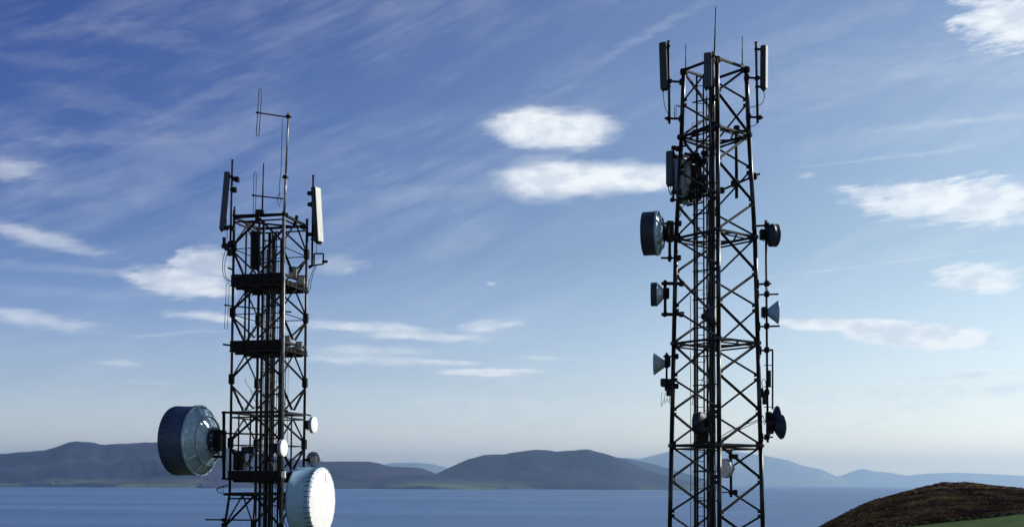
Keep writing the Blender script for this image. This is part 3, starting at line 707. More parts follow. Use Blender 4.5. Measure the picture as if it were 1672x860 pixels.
dish(1181, 764, YR + .35, (-.72, -.55, 0), 15.5, .5, .4, 'pale round dish on a short pole inside the foot of the right tower', mats=('dish_grey', 'dish_white', 'dish_grey'), pole=(1193.5, 735, 811, .045), arms=((1176, 803, YR + .4, 1200, 803, YR + .4, .04), (1190, 745, YR + .4, 1201, 745, YR + .4, .08)), hub=.4)

th = thing('dish_mount', P(1135, 320, YR + .6), 'dark tangle of brackets and cables in front of the large blue-grey dish', 'bracket')
for (x0, y0, x1, y1, w) in ((1120, 262, 1152, 268, .08), (1122, 318, 1158, 312, .10), (1128, 258, 1128, 330, .09), (1118, 300, 1145, 275, .06), (1115, 285, 1150, 290, .07), (1143, 262, 1143, 326, .10), (1121, 336, 1150, 330, .05), (1124, 272, 1150, 308, .05)):
    MB().beam(P(x0, y0, YR + .7), P(x1, y1, YR + .55), w, w).build('strut', 'steel2', th)
for (x, y_, w, h) in ((1134, 283, 18, 26), (1148, 300, 14, 30), (1127, 305, 10, 12)): MB().box(P(x, y_, YR + .6), w / F * YR, .25, h / F * YR, bev=.2).build('radio_unit', 'box', th)
for i in range(9):
    x0, y0 = random.uniform(1118, 1150), random.uniform(262, 325)
    MB().path(curve([P(x0, y0, YR + .5), P(x0 + random.uniform(-9, 9), y0 + 14, YR + .4), P(x0 + random.uniform(-12, 12), y0 + random.uniform(5, 30), YR + .45)]), .012).build('cable', 'cable', th)

# the pole of dishes down the right side
sp_ = thing('side_pole', P(1253, 722, YRr), 'long thin steel pole carrying dishes down the side of the right tower', 'pole')
mb = MB(); a_, b_ = P(1250.5, 361, YRr), P(1253.5, 722, YRr); mb.tube(a_, b_, .038, n=10); mb.tube(a_, a_ + Vector((0, 0, .02)), .055); mb.build('pole', 'steel', sp_)
for (xa, xb, py, w) in ((1231, 1252, 368, .06), (1236, 1259, 463, .06), (1236, 1271, 480, .05), (1238, 1273, 532, .055), (1240, 1262, 571, .06), (1243, 1262, 713, .05), (1243, 1256, 640, .05)):
    k = MB().beam(P(xa, py + 1, YRr), P(xb, py, YRr), w, w); blk(k, 1252, py, YRr, 8, 10); blk(k, xa, py + 1, YRr, 6, 15); k.build('arm', 'steel2', sp_)
MB().tube(P(1252, 466, YRr), P(1252, 478, YRr), .045).build('pole_joint', 'ins', sp_)
th = thing('dipole_array', P(1261, 665, YRr), 'narrow framed rod antenna beside the side pole of the right tower', 'antenna')
mb = MB(); mb.beam(P(1261.5, 571, YRr), P(1261.5, 668, YRr), .045, .05); mb.build('rod', 'steel', th)
for py in (572, 596, 631, 664): MB().beam(P(1247, py, YRr), P(1262, py, YRr), .025, .025).build('arm', 'steel2', th)
mb = MB(); mb.path(curve([P(1253, 655, YRr), P(1247, 640, YRr), P(1244, 625, YRr), P(1246, 619, YRr), P(1250, 622, YRr), P(1251, 640, YRr)]), .013); mb.path(curve([P(1250, 690, YRr), P(1245, 678, YRr), P(1240, 684, YR), P(1200, 699, YR - .5), P(1178, 712, YR - 1)]), .012)
mb.path(curve([P(1249, 693, YRr), P(1242, 686, YRr), P(1215, 698, YR - .4), P(1195, 707, YR - .8), P(1178, 716, YR - 1)]), .012)
mb.build('cable', 'cable', th)
MB().box(P(1256, 618, YRr), .10, .12, .55, bev=.2).build('tuner_box', 'box', th)
MB().box(P(1248, 650, YRr), .12, .12, .40, bev=.2).build('tuner_box', 'box', th)

# whips
def whip(px0, p0, px1, p1, y, r, label):
    th = thing('whip_antenna', P(px1, p1, y), label, 'antenna', None)
    a_, b_ = P(px0, p0, y), P(px1, p1, y); MB().tube(b_, a_, r, r * .7, 8).build('whip', 'steel', th)
    MB().lathe(b_, (0, 0, 1), [(-.1, .03), (.0, .045), (.12, .035), (.22, .02), (.22, 0)], 10, False).build('base', 'steel2', th)
nY = YR - 1.05
whip(1168.8, 12, 1166.3, 92, nY, .026, 'tallest whip antenna, rising from the middle of the top of the right tower')
whip(1119.8, 72, 1119.6, 120, YLl, .020, 'short whip antenna on the left corner of the top of the right tower')
whip(1212, 60, 1212, 112, YRr, .020, 'medium whip antenna on the right corner of the top of the right tower')

def panel(top, bot, y, wpx, dep, face, mt, label, pole=None, arms=(), cable=None, mt2=None, name='panel_antenna', group=None, lit_front_mat=None):
    """sector panel: rounded radome box between two image points, its front looking along face"""
    a_, b_ = P(*top, y), P(*bot, y); th = thing(name, b_, label, 'antenna', group)
    ln = (a_ - b_).length; Z = (a_ - b_).normalized(); Fv = Vector(face); Fv = (Fv - Z * Fv.dot(Z)).normalized(); Xv = Fv.cross(Z)
    w = wpx / F * y; c = (a_ + b_) / 2; vs = []; prof = []
    for i in range(9):
        t_ = i / 8; an = math.pi * t_; prof.append((-math.cos(an) * w / 2, dep * .35 + math.sin(an) ** .7 * dep * .3))
    prof = [(-w / 2, -dep * .5)] + prof + [(w / 2, -dep * .5)]
    rows = [(-ln / 2, .8), (-ln / 2 + .03, 1), (ln / 2 - .03, 1), (ln / 2, .8)]
    for z, s_ in rows: vs += [c + Z * z + Xv * (u * s_) + Fv * (v * s_) for u, v in prof]
    n = len(prof); fs = []
    for k in range(3):
        for i in range(n): fs.append((k * n + i, k * n + (i + 1) % n, (k + 1) * n + (i + 1) % n, (k + 1) * n + i))
    fs += [tuple(reversed(range(n))), tuple(range(3 * n, 4 * n))]
    MB().add(vs, fs).build('radome', mt, th)
    MB().box(c - Fv * (dep * .5 + .012), w * .7, .03, ln * .96, (Xv, Fv, Z)).build('back_plate', mt2 or 'steel2', th)
    if lit_front_mat: MB().box(c + Fv * (dep * .65 + .012), w * .94, .025, ln * .98, (Xv, Fv, Z), .3).build('lit_front', lit_front_mat, th)  # white slab paints the sunlit front onto the dark body
    mb = MB().box(b_ - Z * .02, w * .75, dep * .6, .05, (Xv, Fv, Z))
    for u in (-.25, .25): mb.tube(b_ + Xv * (w * u), b_ + Xv * (w * u) - Z * .09, .014, n=6)
    mb.build('connector', 'steel2', th)
    if pole:
        x0, p0, x1, p1, r = pole; q0, q1 = P(x0, p0, y), P(x1, p1, y)
        mb = MB().tube(q0, q1, r, n=10); mb.tube(q0, q0 + Vector((0, 0, .02)), r * 1.4, n=8); mb.build('mounting_pole', 'steel', th)
        for f_ in (.06, .92):
            q = b_.lerp(a_, f_); t_ = (q.z - q1.z) / (q0.z - q1.z); qq = q1.lerp(q0, min(1, max(0, t_)))
            mb = MB().beam(q - Fv * dep * .4, qq, .04, .07); mb.box(qq, .10, .12, .08); mb.build('tilt_bracket', 'steel2', th)
    for (xa, ya, da, xb, yb, db, wd) in arms:
        p_, q_ = P(xa, ya, da), P(xb, yb, db); mb = MB().beam(p_, q_, wd, wd); mb.box(p_.lerp(q_, .25), .14, .16, .12); mb.box(q_, .15, .18, .18); mb.build('arm', 'steel2', th)
    for cb in (cable or []):
        MB().path(curve([P(x, yy, y) for x, yy in cb]), .012).build('cable', 'cable', th)
    return th
panel((1082.5, 70), (1085, 146), YLl, 13, .13, (-.45, -.9, 0), 'panel_dark', 'dark green-grey panel antenna at the top left of the right tower', pole=(1091.5, 68, 1093, 202, .042),
      arms=((1087, 132.5, YLl, 1113, 134, YLl, .06), (1085, 193.5, YLl, 1112, 194, YLl, .06)), cable=[[(1083, 148), (1084, 165), (1087, 178), (1091, 186)], [(1112, 174), (1104, 172), (1101, 178), (1102, 196)], [(1113, 176), (1106, 174), (1104, 180), (1104, 193)]])
panel((1156, 87), (1156, 144), YR - 1.5, 13.5, .14, (-.25, -1, 0), 'panel_blue', 'grey panel antenna on the central leg at the top of the right tower', pole=(1164.5, 86, 1164.5, 170, .035),
      arms=((1163, 100, YR - 1.5, 1168, 100, YR - 1.2, .06), (1163, 160, YR - 1.5, 1169, 160, YR - 1.2, .06)), cable=[[(1154, 147), (1155, 170), (1159, 200), (1161, 240)]])
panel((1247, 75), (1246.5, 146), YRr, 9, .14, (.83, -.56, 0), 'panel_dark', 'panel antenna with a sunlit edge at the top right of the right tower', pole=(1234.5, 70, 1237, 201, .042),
      arms=((1242, 128, YRr, 1219, 127, YRr, .06), (1246, 192.5, YRr, 1222, 191, YRr, .06)), lit_front_mat='panel_white', cable=[[(1247, 149), (1248, 160), (1243, 170), (1232, 174), (1222, 176)], [(1237, 201), (1232, 205), (1222, 208)]])
panel((1093.5, 247), (1093.5, 302), YLl, 11.5, .13, (-.6, -.8, 0), 'panel_blue', 'short slate panel antenna beside the large blue-grey dish of the right tower', pole=(1099.5, 241, 1099.5, 328, .035),
      arms=((1096, 241, YLl, 1111, 243, YLl, .06), (1099, 256, YLl, 1111, 256, YLl, .05), (1096, 314, YLl, 1110, 314, YLl, .05), (1094, 326, YLl, 1110, 327, YLl, .06)), cable=[[(1092, 305), (1092, 312), (1095, 318)], [(1095, 305), (1094, 314), (1098, 322)]])
# radio cluster low on the left leg
th = thing('radio_cluster', P(1090, 650, YLl), 'cluster of dark radio boxes with dangling cables on the right tower', 'radio equipment')
for (x, y_, w, h) in ((1083, 624, 9, 13), (1091, 628, 11, 20), (1098, 631, 8, 24), (1092, 640, 8, 12)):
    MB().box(P(x, y_, YLl + random.uniform(-.12, .12)), w / F * YR, .16, h / F * YR, bev=.15).build('radio_box', 'box', th)
for x in (1081, 1086, 1090, 1094, 1098):
    MB().path(curve([P(x, 640, YLl), P(x - 1, 650, YLl), P(x + random.uniform(-2, 3), 655 + random.uniform(0, 8), YLl), P(x + 4, 650, YLl)]), .008).build('cable', 'cable', th)

# ---------------------------------------------------------------- left lattice tower
YL = 40.1; SL = 1.90; aL = R(15)
NRc = P(460, 560, YL)
e1 = Vector((math.cos(aL), -math.sin(aL), 0)); e2 = Vector((math.sin(aL), math.cos(aL), 0))
def zL(py): return P(460, py, YL).z
cL = Vector((NRc.x, NRc.y, 0)) - e1 * SL / 2 + e2 * SL / 2
baseL = hill_z(cL.x, cL.y) - .15
def cornerL(k, z):       # 0 near left, 1 near right, 2 far right, 3 far left
    s = SL / 2
    if z < zL(806): s += (zL(806) - z) * .10
    sx, sy = [(-1, -1), (1, -1), (1, 1), (-1, 1)][k]
    p = cL + e1 * (s * sx) + e2 * (s * sy); return Vector((p.x, p.y, z))
towerL = thing('lattice_tower', Vector((cL.x, cL.y, baseL)), 'shorter square steel lattice tower at left with solid work platforms', 'tower')
rgL = [350, 447, 557, 672, 772, 806, 925, 1050]
for k in range(4):
    mb = MB(); zz = [zL(338 if k != 1 else 345), zL(806), baseL - .3]
    for z0, z1 in zip(zz, zz[1:]): mb.tube(cornerL(k, z0), cornerL(k, z1), .047, n=12)
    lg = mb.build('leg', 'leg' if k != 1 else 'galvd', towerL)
    for p in (398, 507, 617, 722, 862):
        g = MB().box(cornerL(k, zL(p)), .17, .17, .36, (e1, e2, Vector((0, 0, 1)))); g.build('splice_plate', 'steel2', lg)
bays = [(354, 447), (464, 553), (572, 670), (680, 768), (808, 925)]
for k in range(4):
    k2 = (k + 1) % 4
    for (pa, pb) in bays:
        za, zb = zL(pa), zL(pb); zm = (za + zb) / 2
        top = (cornerL(k, za) + cornerL(k2, za)) / 2; bot = (cornerL(k, zb) + cornerL(k2, zb)) / 2
        nr = (cornerL(k2, za) - cornerL(k, za)).cross(Vector((0, 0, 1))).normalized()
        for q, dz, ap in ((cornerL(k, zm), .12, top), (cornerL(k2, zm), .12, top), (cornerL(k, zm), -.12, bot), (cornerL(k2, zm), -.12, bot)):
            MB().angle(q + Vector((0, 0, dz)), ap + (q - ap).normalized() * .11, .062, .014, nr).build('diagonal_brace', 'steel', towerL)
        MB().box(top - Vector((0, 0, .05)), .22, .02, .12, ((cornerL(k2, za) - cornerL(k, za)).normalized(), nr, Vector((0, 0, 1)))).build('gusset_plate', 'steel2', towerL)
        if pa in (354, 464, 680):
            MB().tube(cornerL(k, zm - .04), cornerL(k2, zm - .04), .018, n=6).build('mid_rail', 'steel', towerL)
    for p in rgL:
        z = zL(p)
        if z < baseL + .2: continue
        mb = MB().beam(cornerL(k, z), cornerL(k2, z), .07, .09)
        if p in (350, 672, 806): mb.beam(cornerL(k, z - .17), cornerL(k2, z - .17), .05, .05)
        mb.build('horizontal_beam', 'steel', towerL)
# top ring overhangs and stubs
for (x0, y0, d0, x1, y1, d1, w) in ((380, 352, YL + .4, 470, 349, YL - .1, .06), (383, 337, YL + .5, 383, 380, YL + .5, .05), (400, 362, YL + .9, 500, 372, YL + 1.6, .06), (468, 353, YL, 502, 370, YL + 1.6, .08), (385, 356, YL + .5, 428, 380, YL + 2, .05),
                                     (420, 347, YL, 420, 362, YL + .1, .14), (485, 352, YL + .7, 480, 372, YL + .7, .10), (362, 673, YL + .4, 378, 673, YL + .4, .07), (497, 676, YL + 1.5, 508, 678, YL + 1.5, .05), (460, 670, YL, 470, 671, YL, .08), (502, 357, YL + 1.6, 502, 395, YL + 1.6, .06),
                                     (372, 437, YL + .4, 382, 441, YL + .4, .06), (364, 562, YL + .4, 382, 564, YL + .4, .06), (366, 806, YL + .5, 422, 808, YL + .3, .09), (455, 508, YL, 476, 509, YL, .05)):
    MB().beam(P(x0, y0, d0), P(x1, y1, d1), w, w).build('outrigger', 'steel2', towerL)
# platforms
def platform(pt, pb, floor_off=.0, kick=True):
    zt, zb = zL(pt), zL(pb); pl = None
    f = MB(); s = SL / 2 + .06
    c_ = cL.copy(); c_.z = zb
    # floor of grating bars with beams below
    for i in range(19):
        u = -s + 2 * s * i / 18; a_ = c_ + e1 * u - e2 * s; b_ = c_ + e1 * u + e2 * s; f.beam(a_, b_, .075, .03)
    for u in (-.6, 0, .6): f.beam(c_ + e2 * u - e1 * s - Vector((0, 0, .05)), c_ + e2 * u + e1 * s - Vector((0, 0, .05)), .06, .08)
    pl = f.build('platform', 'steel2', towerL)
    for k in range(4):
        a_, b_ = cornerL(k, (zt + zb) / 2), cornerL((k + 1) % 4, (zt + zb) / 2); d = (b_ - a_).normalized(); nr = d.cross(Vector((0, 0, 1)))
        h = (zt - zb) if k in (0, 3) else (zt - zb) * (.45 if k == 1 else .6)
        m_ = MB().box((a_ + b_) / 2 + nr * .06 - Vector((0, 0, (zt - zb - h) / 2)), (b_ - a_).length + .06, .02, h, (d, nr, Vector((0, 0, 1))))
        for i in range(6): m_.box(a_.lerp(b_, (i + .5) / 6) + nr * .08 - Vector((0, 0, (zt - zb - h) / 2)), .04, .03, h, (d, nr, Vector((0, 0, 1))))
        m_.build('kick_board', 'steel2', pl)
    return pl
platform(445, 463); platform(554, 571); platform(768, 783)
# equipment standing on the platforms
def box_thing(px, py, y, w, h, d, m_, label, name='equipment_box', cat='equipment box', rotz=0.0):
    c = P(px, py, y); th = thing(name, c - Vector((0, 0, h / F * y / 2)), label, cat); ax = (Vector((math.cos(rotz), math.sin(rotz), 0)), Vector((-math.sin(rotz), math.cos(rotz), 0)), Vector((0, 0, 1)))
    ww, hh = w / F * y, h / F * y
    MB().box(c, ww, d, hh, ax, .1).build('case', m_, th)
    MB().box(c - ax[1] * (d / 2 + .008), ww * .8, .015, hh * .78, ax).build('door', m_, th)
    MB().box(c + ax[2] * (hh / 2 + .01), ww * 1.08, d * 1.08, .02, ax).build('lid', 'steel2', th)
    return th
box_thing(389, 452, YL + .45, 9, 5, .25, 'box', 'small grey box at the left end of the top platform of the left tower')
box_thing(478, 446, YL + .9, 12, 17, .35, 'pale', 'pale sunlit box on the right side of the top platform of the left tower', rotz=.3)
box_thing(491, 459, YL + 1.3, 13, 15, .35, 'pale', 'weathered box with cables at the right corner of the top platform of the left tower', rotz=.2)
box_thing(470, 557, YL + .9, 9, 15, .25, 'pale', 'pale box behind the near leg on the middle platform of the left tower')
box_thing(488, 566, YL + 1.2, 10, 14, .3, 'pale', 'pale box at the right corner of the middle platform of the left tower', rotz=.2)
box_thing(463, 774, YL - .12, 6.5, 12, .12, 'dish_white', 'small white box fixed to the lowest platform of the left tower')
box_thing(391, 752, YL + .9, 17, 30, .4, 'box', 'dark cabinet in the left half of the lowest platform of the left tower')
box_thing(405, 735, YL + 1.0, 20, 10, .3, 'dish_dark', 'blue-grey case above the dark cabinet in the left tower')
# centre risers and ladder
def vL(x, y, p0, r, z1, mt, name, n=8):
    c = P(x, 620, y); MB().tube((c.x, y, zL(p0)), (c.x, y, z1), r, n=n).build(name, mt, towerL)
vL(456, YL + 1.3, 385, .035, baseL, 'steel', 'riser_pole'); vL(421, YL + 1.5, 450, .03, baseL, 'steel', 'riser_pole'); vL(444.5, YL + 1.2, 372, .045, baseL, 'steel2', 'cable_riser'); vL(437, YL + .9, 372, .058, baseL, 'steel2', 'cable_riser'); vL(441.5, YL + .95, 372, .03, baseL, 'galvd', 'cable_riser'); vL(448, YL + .8, 368, .022, baseL, 'steel', 'riser_pole')
vL(427, YL + 1.3, 345, .05, baseL, 'steel', 'riser_pole'); vL(398.5, YL + 1.4, 362, .035, zL(560), 'steel', 'riser_pole'); vL(405, YL + 1.3, 470, .035, zL(570), 'steel', 'riser_pole')
vL(391, YL + .6, 675, .03, zL(776), 'steel', 'riser_pole'); vL(410, YL + .7, 675, .03, zL(776), 'steel', 'riser_pole'); vL(477, YL + .8, 676, .03, zL(772), 'steel', 'riser_pole')
vL(430.5, YL + 1.0, 380, .012, baseL, 'ltcable', 'feeder_cable'); vL(433, YL + 1.0, 400, .012, baseL, 'ltcable', 'feeder_cable'); vL(452, YL + .9, 420, .012, baseL, 'ltcable', 'feeder_cable'); vL(466, YL + .2, 575, .014, zL(670), 'steel', 'feeder_cable'); vL(470.5, YL + .4, 580, .008, zL(760), 'ltcable', 'feeder_cable')
ladder(towerL, 434.5, 446.5, YL + .75, 400, baseL, zL, .30, mat_='galvd', rr=.012)
for i in range(14):
    z = zL(385) - i * .78
    if z < baseL: break
    a_ = P(425, 620, YL + .9); b_ = P(458, 620, YL + .5)
    MB().beam((a_.x, a_.y, z), (b_.x, b_.y, z), .04, .04).build('cable_bracket', 'steel', towerL)
# loose cables inside the tower
for i in range(48):
    x0 = random.choice((424, 430, 437, 444, 452)) + random.uniform(-2, 2); p0 = random.uniform(380, 800); d0 = YL + .9
    x1 = x0 + random.uniform(-40, 22); p1 = p0 + random.uniform(-22, 30)
    MB().path(curve([P(x0, p0, d0), P(x0 + (x1 - x0) * .3, p0 + 14, d0), P(x1, p1 + 6, d0 + random.uniform(-.4, .4)), P(x1, p1, d0)]), .009).build('loose_cable', 'cable', towerL)
# diagonal struts in the lower bay that catch the sun
for (x0, y0, x1, y1) in ((382, 735, 400, 770), (400, 770, 418, 738), (395, 762, 404, 775), (443, 705, 458, 730), (441, 752, 455, 772), (430, 800, 446, 822)):
    MB().tube(P(x0, y0, YL + .7), P(x1, y1, YL + .8), .016, n=6).build('strut', 'galv', towerL)

# mast and folded dipoles on the left tower
ms = thing('antenna_mast', P(461, 860, YL - .12), 'bright galvanised mast pipe rising far above the top of the left tower', 'mast')
a_ = P(471, 183, YL - .14); b0 = P(464, 350, YL - .14); b1 = P(460.5, 900, YL - .14)
MB().tube(a_, a_.lerp(b0, .6), .030, .036, 12).tube(a_.lerp(b0, .6), b0, .042, n=12).tube(b0, b1, .045, n=12).build('pipe', 'galv', ms)
for (x, y_) in ((470.5, 190.5), (465.5, 289), (463.5, 350)):
    MB().box(P(x, y_, YL - .14), .16, .14, .12, bev=.25).tube(P(x - 5, y_ + 1, YL - .14), P(x + 6, y_ + 1, YL - .14), .02).build('clamp', 'steel2', ms)
def folded_dipole(x, top, bot, lean, w, y, arm, label, r=.012, mt='galvd', cable=None, arm_r=.024):
    th = thing('folded_dipole_antenna', P(x, bot, y), label, 'antenna'); h = w / 2; pts = []
    xt, xb = x + lean / 2, x - lean / 2
    def sd(sg): return [P(lerp(xb, xt, t) + sg * h, lerp(bot - h, top + h, t), y) for t in (0, .25, .5, .75, 1)]
    l_ = sd(-1); r_ = sd(1)
    lp = l_ + [P(xt - h * .6, top + h * .3, y), P(xt, top, y), P(xt + h * .6, top + h * .3, y)] + r_[::-1] + [P(xb + h * .6, bot - h * .3, y), P(xb, bot, y), P(xb - h * .6, bot - h * .3, y)] + [l_[0]]
    MB().path(lp, r, 6).build('loop', mt, th)
    (x0, y0, x1, y1) = arm
    MB().tube(P(x0, y0, y), P(x1, y1, YL - .1), arm_r, n=8).build('boom', 'steel', th)
    MB().box(P(x0 + 2, y0, y), .12, .06, .05).build('feed_point', 'steel2', th)
    for cb in (cable or []): MB().path(curve([P(a, b, y + .02) for a, b in cb]), .011).build('cable', 'cable', th)
folded_dipole(423, 146, 222, 4.5, 4.6, YL - .1, (418.5, 184, 474, 192), 'folded dipole loop on a boom at the top of the bright mast', r=.014, cable=[[(461, 194), (460, 240), (459, 275), (457.5, 290), (456, 315), (459, 330)]])
folded_dipole(416, 281, 350, 1.5, 4.0, YL - .05, (412, 319, 467, 325), 'folded dipole loop just above the top ring of the left tower', r=.012, cable=[[(459, 316), (454, 318), (453.5, 328), (457, 338)]])
folded_dipole(370.5, 462, 537, 3.0, 4.6, YL + .35, (367, 498, 425, 504), 'folded dipole loop hanging outside the left side of the left tower', r=.010)
th = thing('rod_antenna', P(428, 350, YL + .2), 'thin vertical rod rising between the loops from the top ring of the left tower', 'antenna')
MB().tube(P(430.5, 267, YL + .2), P(428, 352, YL + .2), .022, .032).build('rod', 'steel', th); MB().box(P(424, 347, YL + .2), .3, .16, .20, bev=.2).build('base', 'steel2', th)
# panels on the left tower
YA = YL + .35
panel((371, 281), (362.5, 375), YA, 9, .15, (-.85, -.5, 0), 'panel_blue', 'tilted slate panel antenna at the top left of the left tower', pole=(379.5, 262, 376, 404, .036),
      arms=((380, 292, YA, 387, 293, YA, .10), (378, 310, YA, 383, 310, YA, .05), (366, 372.5, YA, 379, 373, YA, .05), (374, 397, YA, 380, 397, YA, .06)), cable=[[(367, 378), (369, 350), (371, 390)], [(369, 406), (364, 425), (364, 445), (369, 456), (380, 460)], [(372, 410), (367, 430), (368, 448), (373, 457), (384, 462)]])
YB = YL + 1.55
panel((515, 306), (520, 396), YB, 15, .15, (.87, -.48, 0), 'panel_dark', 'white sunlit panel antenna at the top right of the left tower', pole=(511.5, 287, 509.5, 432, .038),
      arms=((503, 315.5, YB, 511, 316, YB, .09), (504, 334, YB, 510, 334, YB, .04), (503, 382.5, YB, 512, 382.5, YB, .09)), cable=[[(517, 400), (516, 412), (511, 420)], [(516, 434), (512, 445), (508, 460), (506, 473), (500, 478), (492, 476)], [(514, 434), (509, 446), (505, 458), (504, 470)]], mt2='steel2', lit_front_mat='panel_white')
panel((417, 378), (416, 438), YL + 1.2, 15, .15, (-.3, 1, 0), 'panel_dark', 'dark panel antenna hung inside the top bay of the left tower', pole=(420.5, 372, 420.5, 442, .03))
th = thing('square_bracket', P(512, 433, YB), 'empty square steel bracket below the white panel antenna of the left tower', 'bracket')
mb = MB()
for q in (((513, 414), (528, 414)), ((528, 414), (528, 431)), ((528, 431), (504, 434)), ((513, 414), (513, 431))): mb.beam(P(*q[0], YB), P(*q[1], YB), .045, .05)
mb.build('frame', 'steel2', th); MB().beam(P(526, 427, YB), P(535, 427, YB), .09, .09).build('stub', 'steel2', th)
MB().beam(P(504, 437, YB), P(512, 432, YB), .10, .08).build('clamp', 'steel2', th)
th = thing('radio_cluster', P(371, 418, YA), 'small dark radio units clustered below the tilted panel of the left tower', 'radio equipment')
for (x, y_, w, h) in ((366, 396, 5, 18), (371, 403, 9, 12), (375, 412, 8, 12), (364, 402, 4, 7)):
    MB().box(P(x, y_, YA + random.uniform(-.1, .1)), w / F * YL, .12, h / F * YL, bev=.2).build('radio_box', 'box', th)
# dishes on the left tower
YD = YL + .5
big, bc, br, bX, bY, bD = dish(288, 719, YD + .5, (-.965, .262, -.0), 56, .76, .50, 'huge blue drum dish seen from behind, left side of the left tower', mats=('drum_blue', 'dish_blue', 'dish_lit'), ribs=10, clips=36, hub=.30, struts=True, stub=.16)
hbm = MB(); hc_ = bc - bD * (br * (.80 + .50 * (1 - .36 ** 2)))
hbm.lathe(hc_, -bD, [(-.05, br * .36), (.02, br * .39), (.06, br * .39), (.07, br * .30), (.13, br * .27)], 32, False); hbm.build('backing_ring', 'dish_dark', big)
for i in range(16):
    a = 2 * math.pi * i / 16; e = bX * math.cos(a) + bY * math.sin(a)
    MB().box(hc_ - bD * .085 + e * (br * .345), .05, .05, .05, (bX, bY, bD)).build('bolt', 'dish_lit' if i % 3 else 'steel2', big)
q = bc - bD * (br * 1.34)
mb = MB(); mb.tube(P(365.5, 672, YD), P(365.5, 782, YD), .055, n=12); mb.box(P(366, 728, YD), .12, .14, 1.1); mb.build('mounting_pole', 'steel2', big)
mb = MB()
for py in (704, 745): mb.beam(Vector((q.x - .15, q.y - .1, P(365, py, YD).z)), P(367, py, YD), .09, .09)
mb.box(q + Vector((.02, -.05, 0)), .26, .30, .75, bev=.1); mb.build('bracket', 'steel2', big)
for (x0, y0, x1, y1) in ((364, 672, 380, 673), (362, 781, 380, 781), (296, 719, 362, 718), (335, 706, 450, 709)):
    MB().tube(P(x0, y0, YD + (.0 if x0 > 300 and x0 < 330 or x0 > 340 else -.1)), P(x1, y1, YD), .03, n=8).build('arm', 'steel2', big)
drm, dc, dr, dX, dY, dD = dish(526.5, 818, YL + 1.0, (.974, -.225, 0), 55.5, .72, .34, 'huge white-faced drum dish with shaded blue shroud beside the left tower', mats=('dish_blue', 'dish_white', 'dish_blue'), ribs=0, clips=40, hub=.3, stub=.3, radome_bulge=.02)
MB().tube(dc - dD * (dr * 1.2) + Vector((-.1, 0, 1.2)), dc - dD * (dr * 1.2) + Vector((-.1, 0, -1.6)), .055, n=12).build('mounting_pole', 'steel2', drm)
MB().beam(dc - dD * (dr * 1.1), P(458, 818, YL), .12, .14).build('bracket', 'steel2', drm)
mb = MB(); side_ = dX if dX.x > 0 else -dX; up_ = Vector((0, 0, 1))
for i, (u, v, w, h) in enumerate(((.20, .80, .05, .04), (.24, .72, .03, .06), (.20, .65, .06, .035), (.26, .60, .03, .05))):
    mb.box(dc + side_ * (dr * (u - .05)) + up_ * (dr * v) + dD * (dr * .024), dr * w, .004, dr * h, (side_, dD, up_))
mb.build('red_lettering', 'red', drm)
dish(513.5, 693, YL + 1.5, (.96, -.25, 0), 13.5, .35, .4, 'small white round dish high on the right side of the left tower, facing right', mats=('dish_grey', 'dish_white', 'dish_grey'), hub=.5, radio=(502, 693, 10, 14))
dish(464, 731, YL - .25, (.96, -.25, 0), 14, .35, .4, 'small white round dish on the near leg of the left tower', mats=('dish_grey', 'dish_white', 'dish_grey'), hub=.5, radio=(452, 730, 16, 14))
dish(513.5, 749.5, YL + 1.4, (.35, .93, .05), 12.5, .35, .5, 'small round grey dish just above the huge white-faced drum', mats=('dish_grey', 'dish_grey', 'dish_grey'), hub=.35, stub=.06, arms=((497, 750, YL + 1.4, 508, 750, YL + 1.2, .09),))
b3 = box_thing(511.5, 748.5, YL + .95, 10, 10, .1, 'pale', 'square pale plate on the back of the small round dish above the big drum', 'mounting_plate', 'plate')
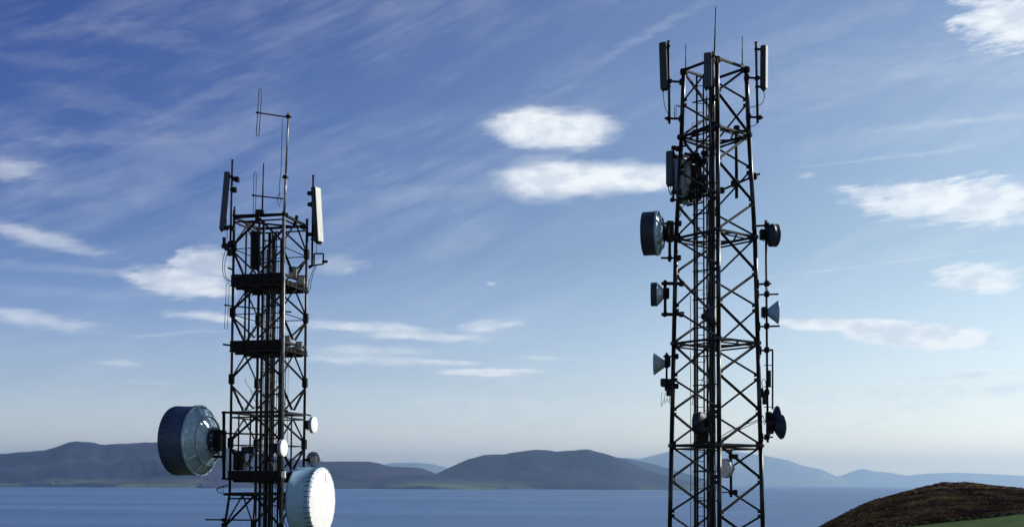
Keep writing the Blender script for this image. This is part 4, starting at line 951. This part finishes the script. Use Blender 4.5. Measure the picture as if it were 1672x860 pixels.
# yagi
th = thing('yagi_antenna', P(371, 800, YL + .4), 'small yagi antenna with a wire frame at the lower left of the left tower', 'antenna')
mb = MB(); mb.tube(P(353, 798, YL + .4), P(376, 790, YL + .5), .014, n=6); mb.build('boom', 'steel', th)
mb = MB(); mb.path([P(353, 798, YL + .4), P(357, 795, YL + .3), P(372, 791, YL + .3)], .010); mb.path([P(353, 799, YL + .4), P(357, 803, YL + .3), P(369, 808, YL + .3)], .010)
for (x, y0, y1) in ((356, 794, 802), (361, 793, 804), (365, 792, 806)): mb.tube(P(x, y0, YL + .35), P(x, y1, YL + .35), .008, n=5)
mb.build('elements', 'steel', th)
th = thing('horizontal_pole', P(335, 848, YL + .4), 'thin horizontal pole sticking out left from the foot of the left tower', 'pole')
MB().tube(P(335, 847.5, YL + .4), P(425, 848.5, YL + .3), .026, n=8).build('pole', 'steel', th); MB().box(P(366, 848, YL + .4), .18, .16, .13, bev=.25).build('clamp', 'steel2', th)
# white cables caught by the sun near the lower drum
th = towerL
for pts in ([(448, 752), (452, 765), (449, 780), (454, 796)], [(456, 786), (460, 800), (457, 815), (461, 830)], [(455, 838), (462, 848), (470, 862)]):
    MB().path(curve([P(a, b, YL + .2) for a, b in pts]), .014).build('loose_cable', 'ltcable', towerL)

for o in list(col.objects):
    if o.parent is None and 'category' in o and o.name.split('.')[0] in GROUPS:
        o['group'] = GROUPS[o.name.split('.')[0]] + (' on the left tower' if o.location.x < 0 else ' on the right tower')

# ---------------------------------------------------------------- air
HAZE = True
if HAZE:
    m = bpy.data.materials.new('haze_air'); m.use_nodes = True; t = m.node_tree; t.nodes.remove(t.nodes['Principled BSDF'])
    pv = t.nodes.new('ShaderNodeVolumePrincipled'); t.links.new(pv.outputs[0], t.nodes['Material Output'].inputs['Volume'])
    pv.inputs['Color'].default_value = (.62, .82, 1.0, 1); pv.inputs['Density'].default_value = 2.9e-5; pv.inputs['Anisotropy'].default_value = 0.86
    x0, x1, y0, y1, z0, z1 = -64000, 64000, -4000, 64000, -32, 1500
    vs = [(x, y, z) for x in (x0, x1) for y in (y0, y1) for z in (z0, z1)]
    fs = [(0, 1, 3, 2), (4, 6, 7, 5), (0, 4, 5, 1), (2, 3, 7, 6), (0, 2, 6, 4), (1, 5, 7, 3)]
    structure('haze', vs, fs, m, False, 'stuff')
for o in ALL:
    if '_o' in o: del o['_o']
sc.render.engine = 'CYCLES'
sc.cycles.max_bounces = 6
sc.cycles.volume_bounces = 1
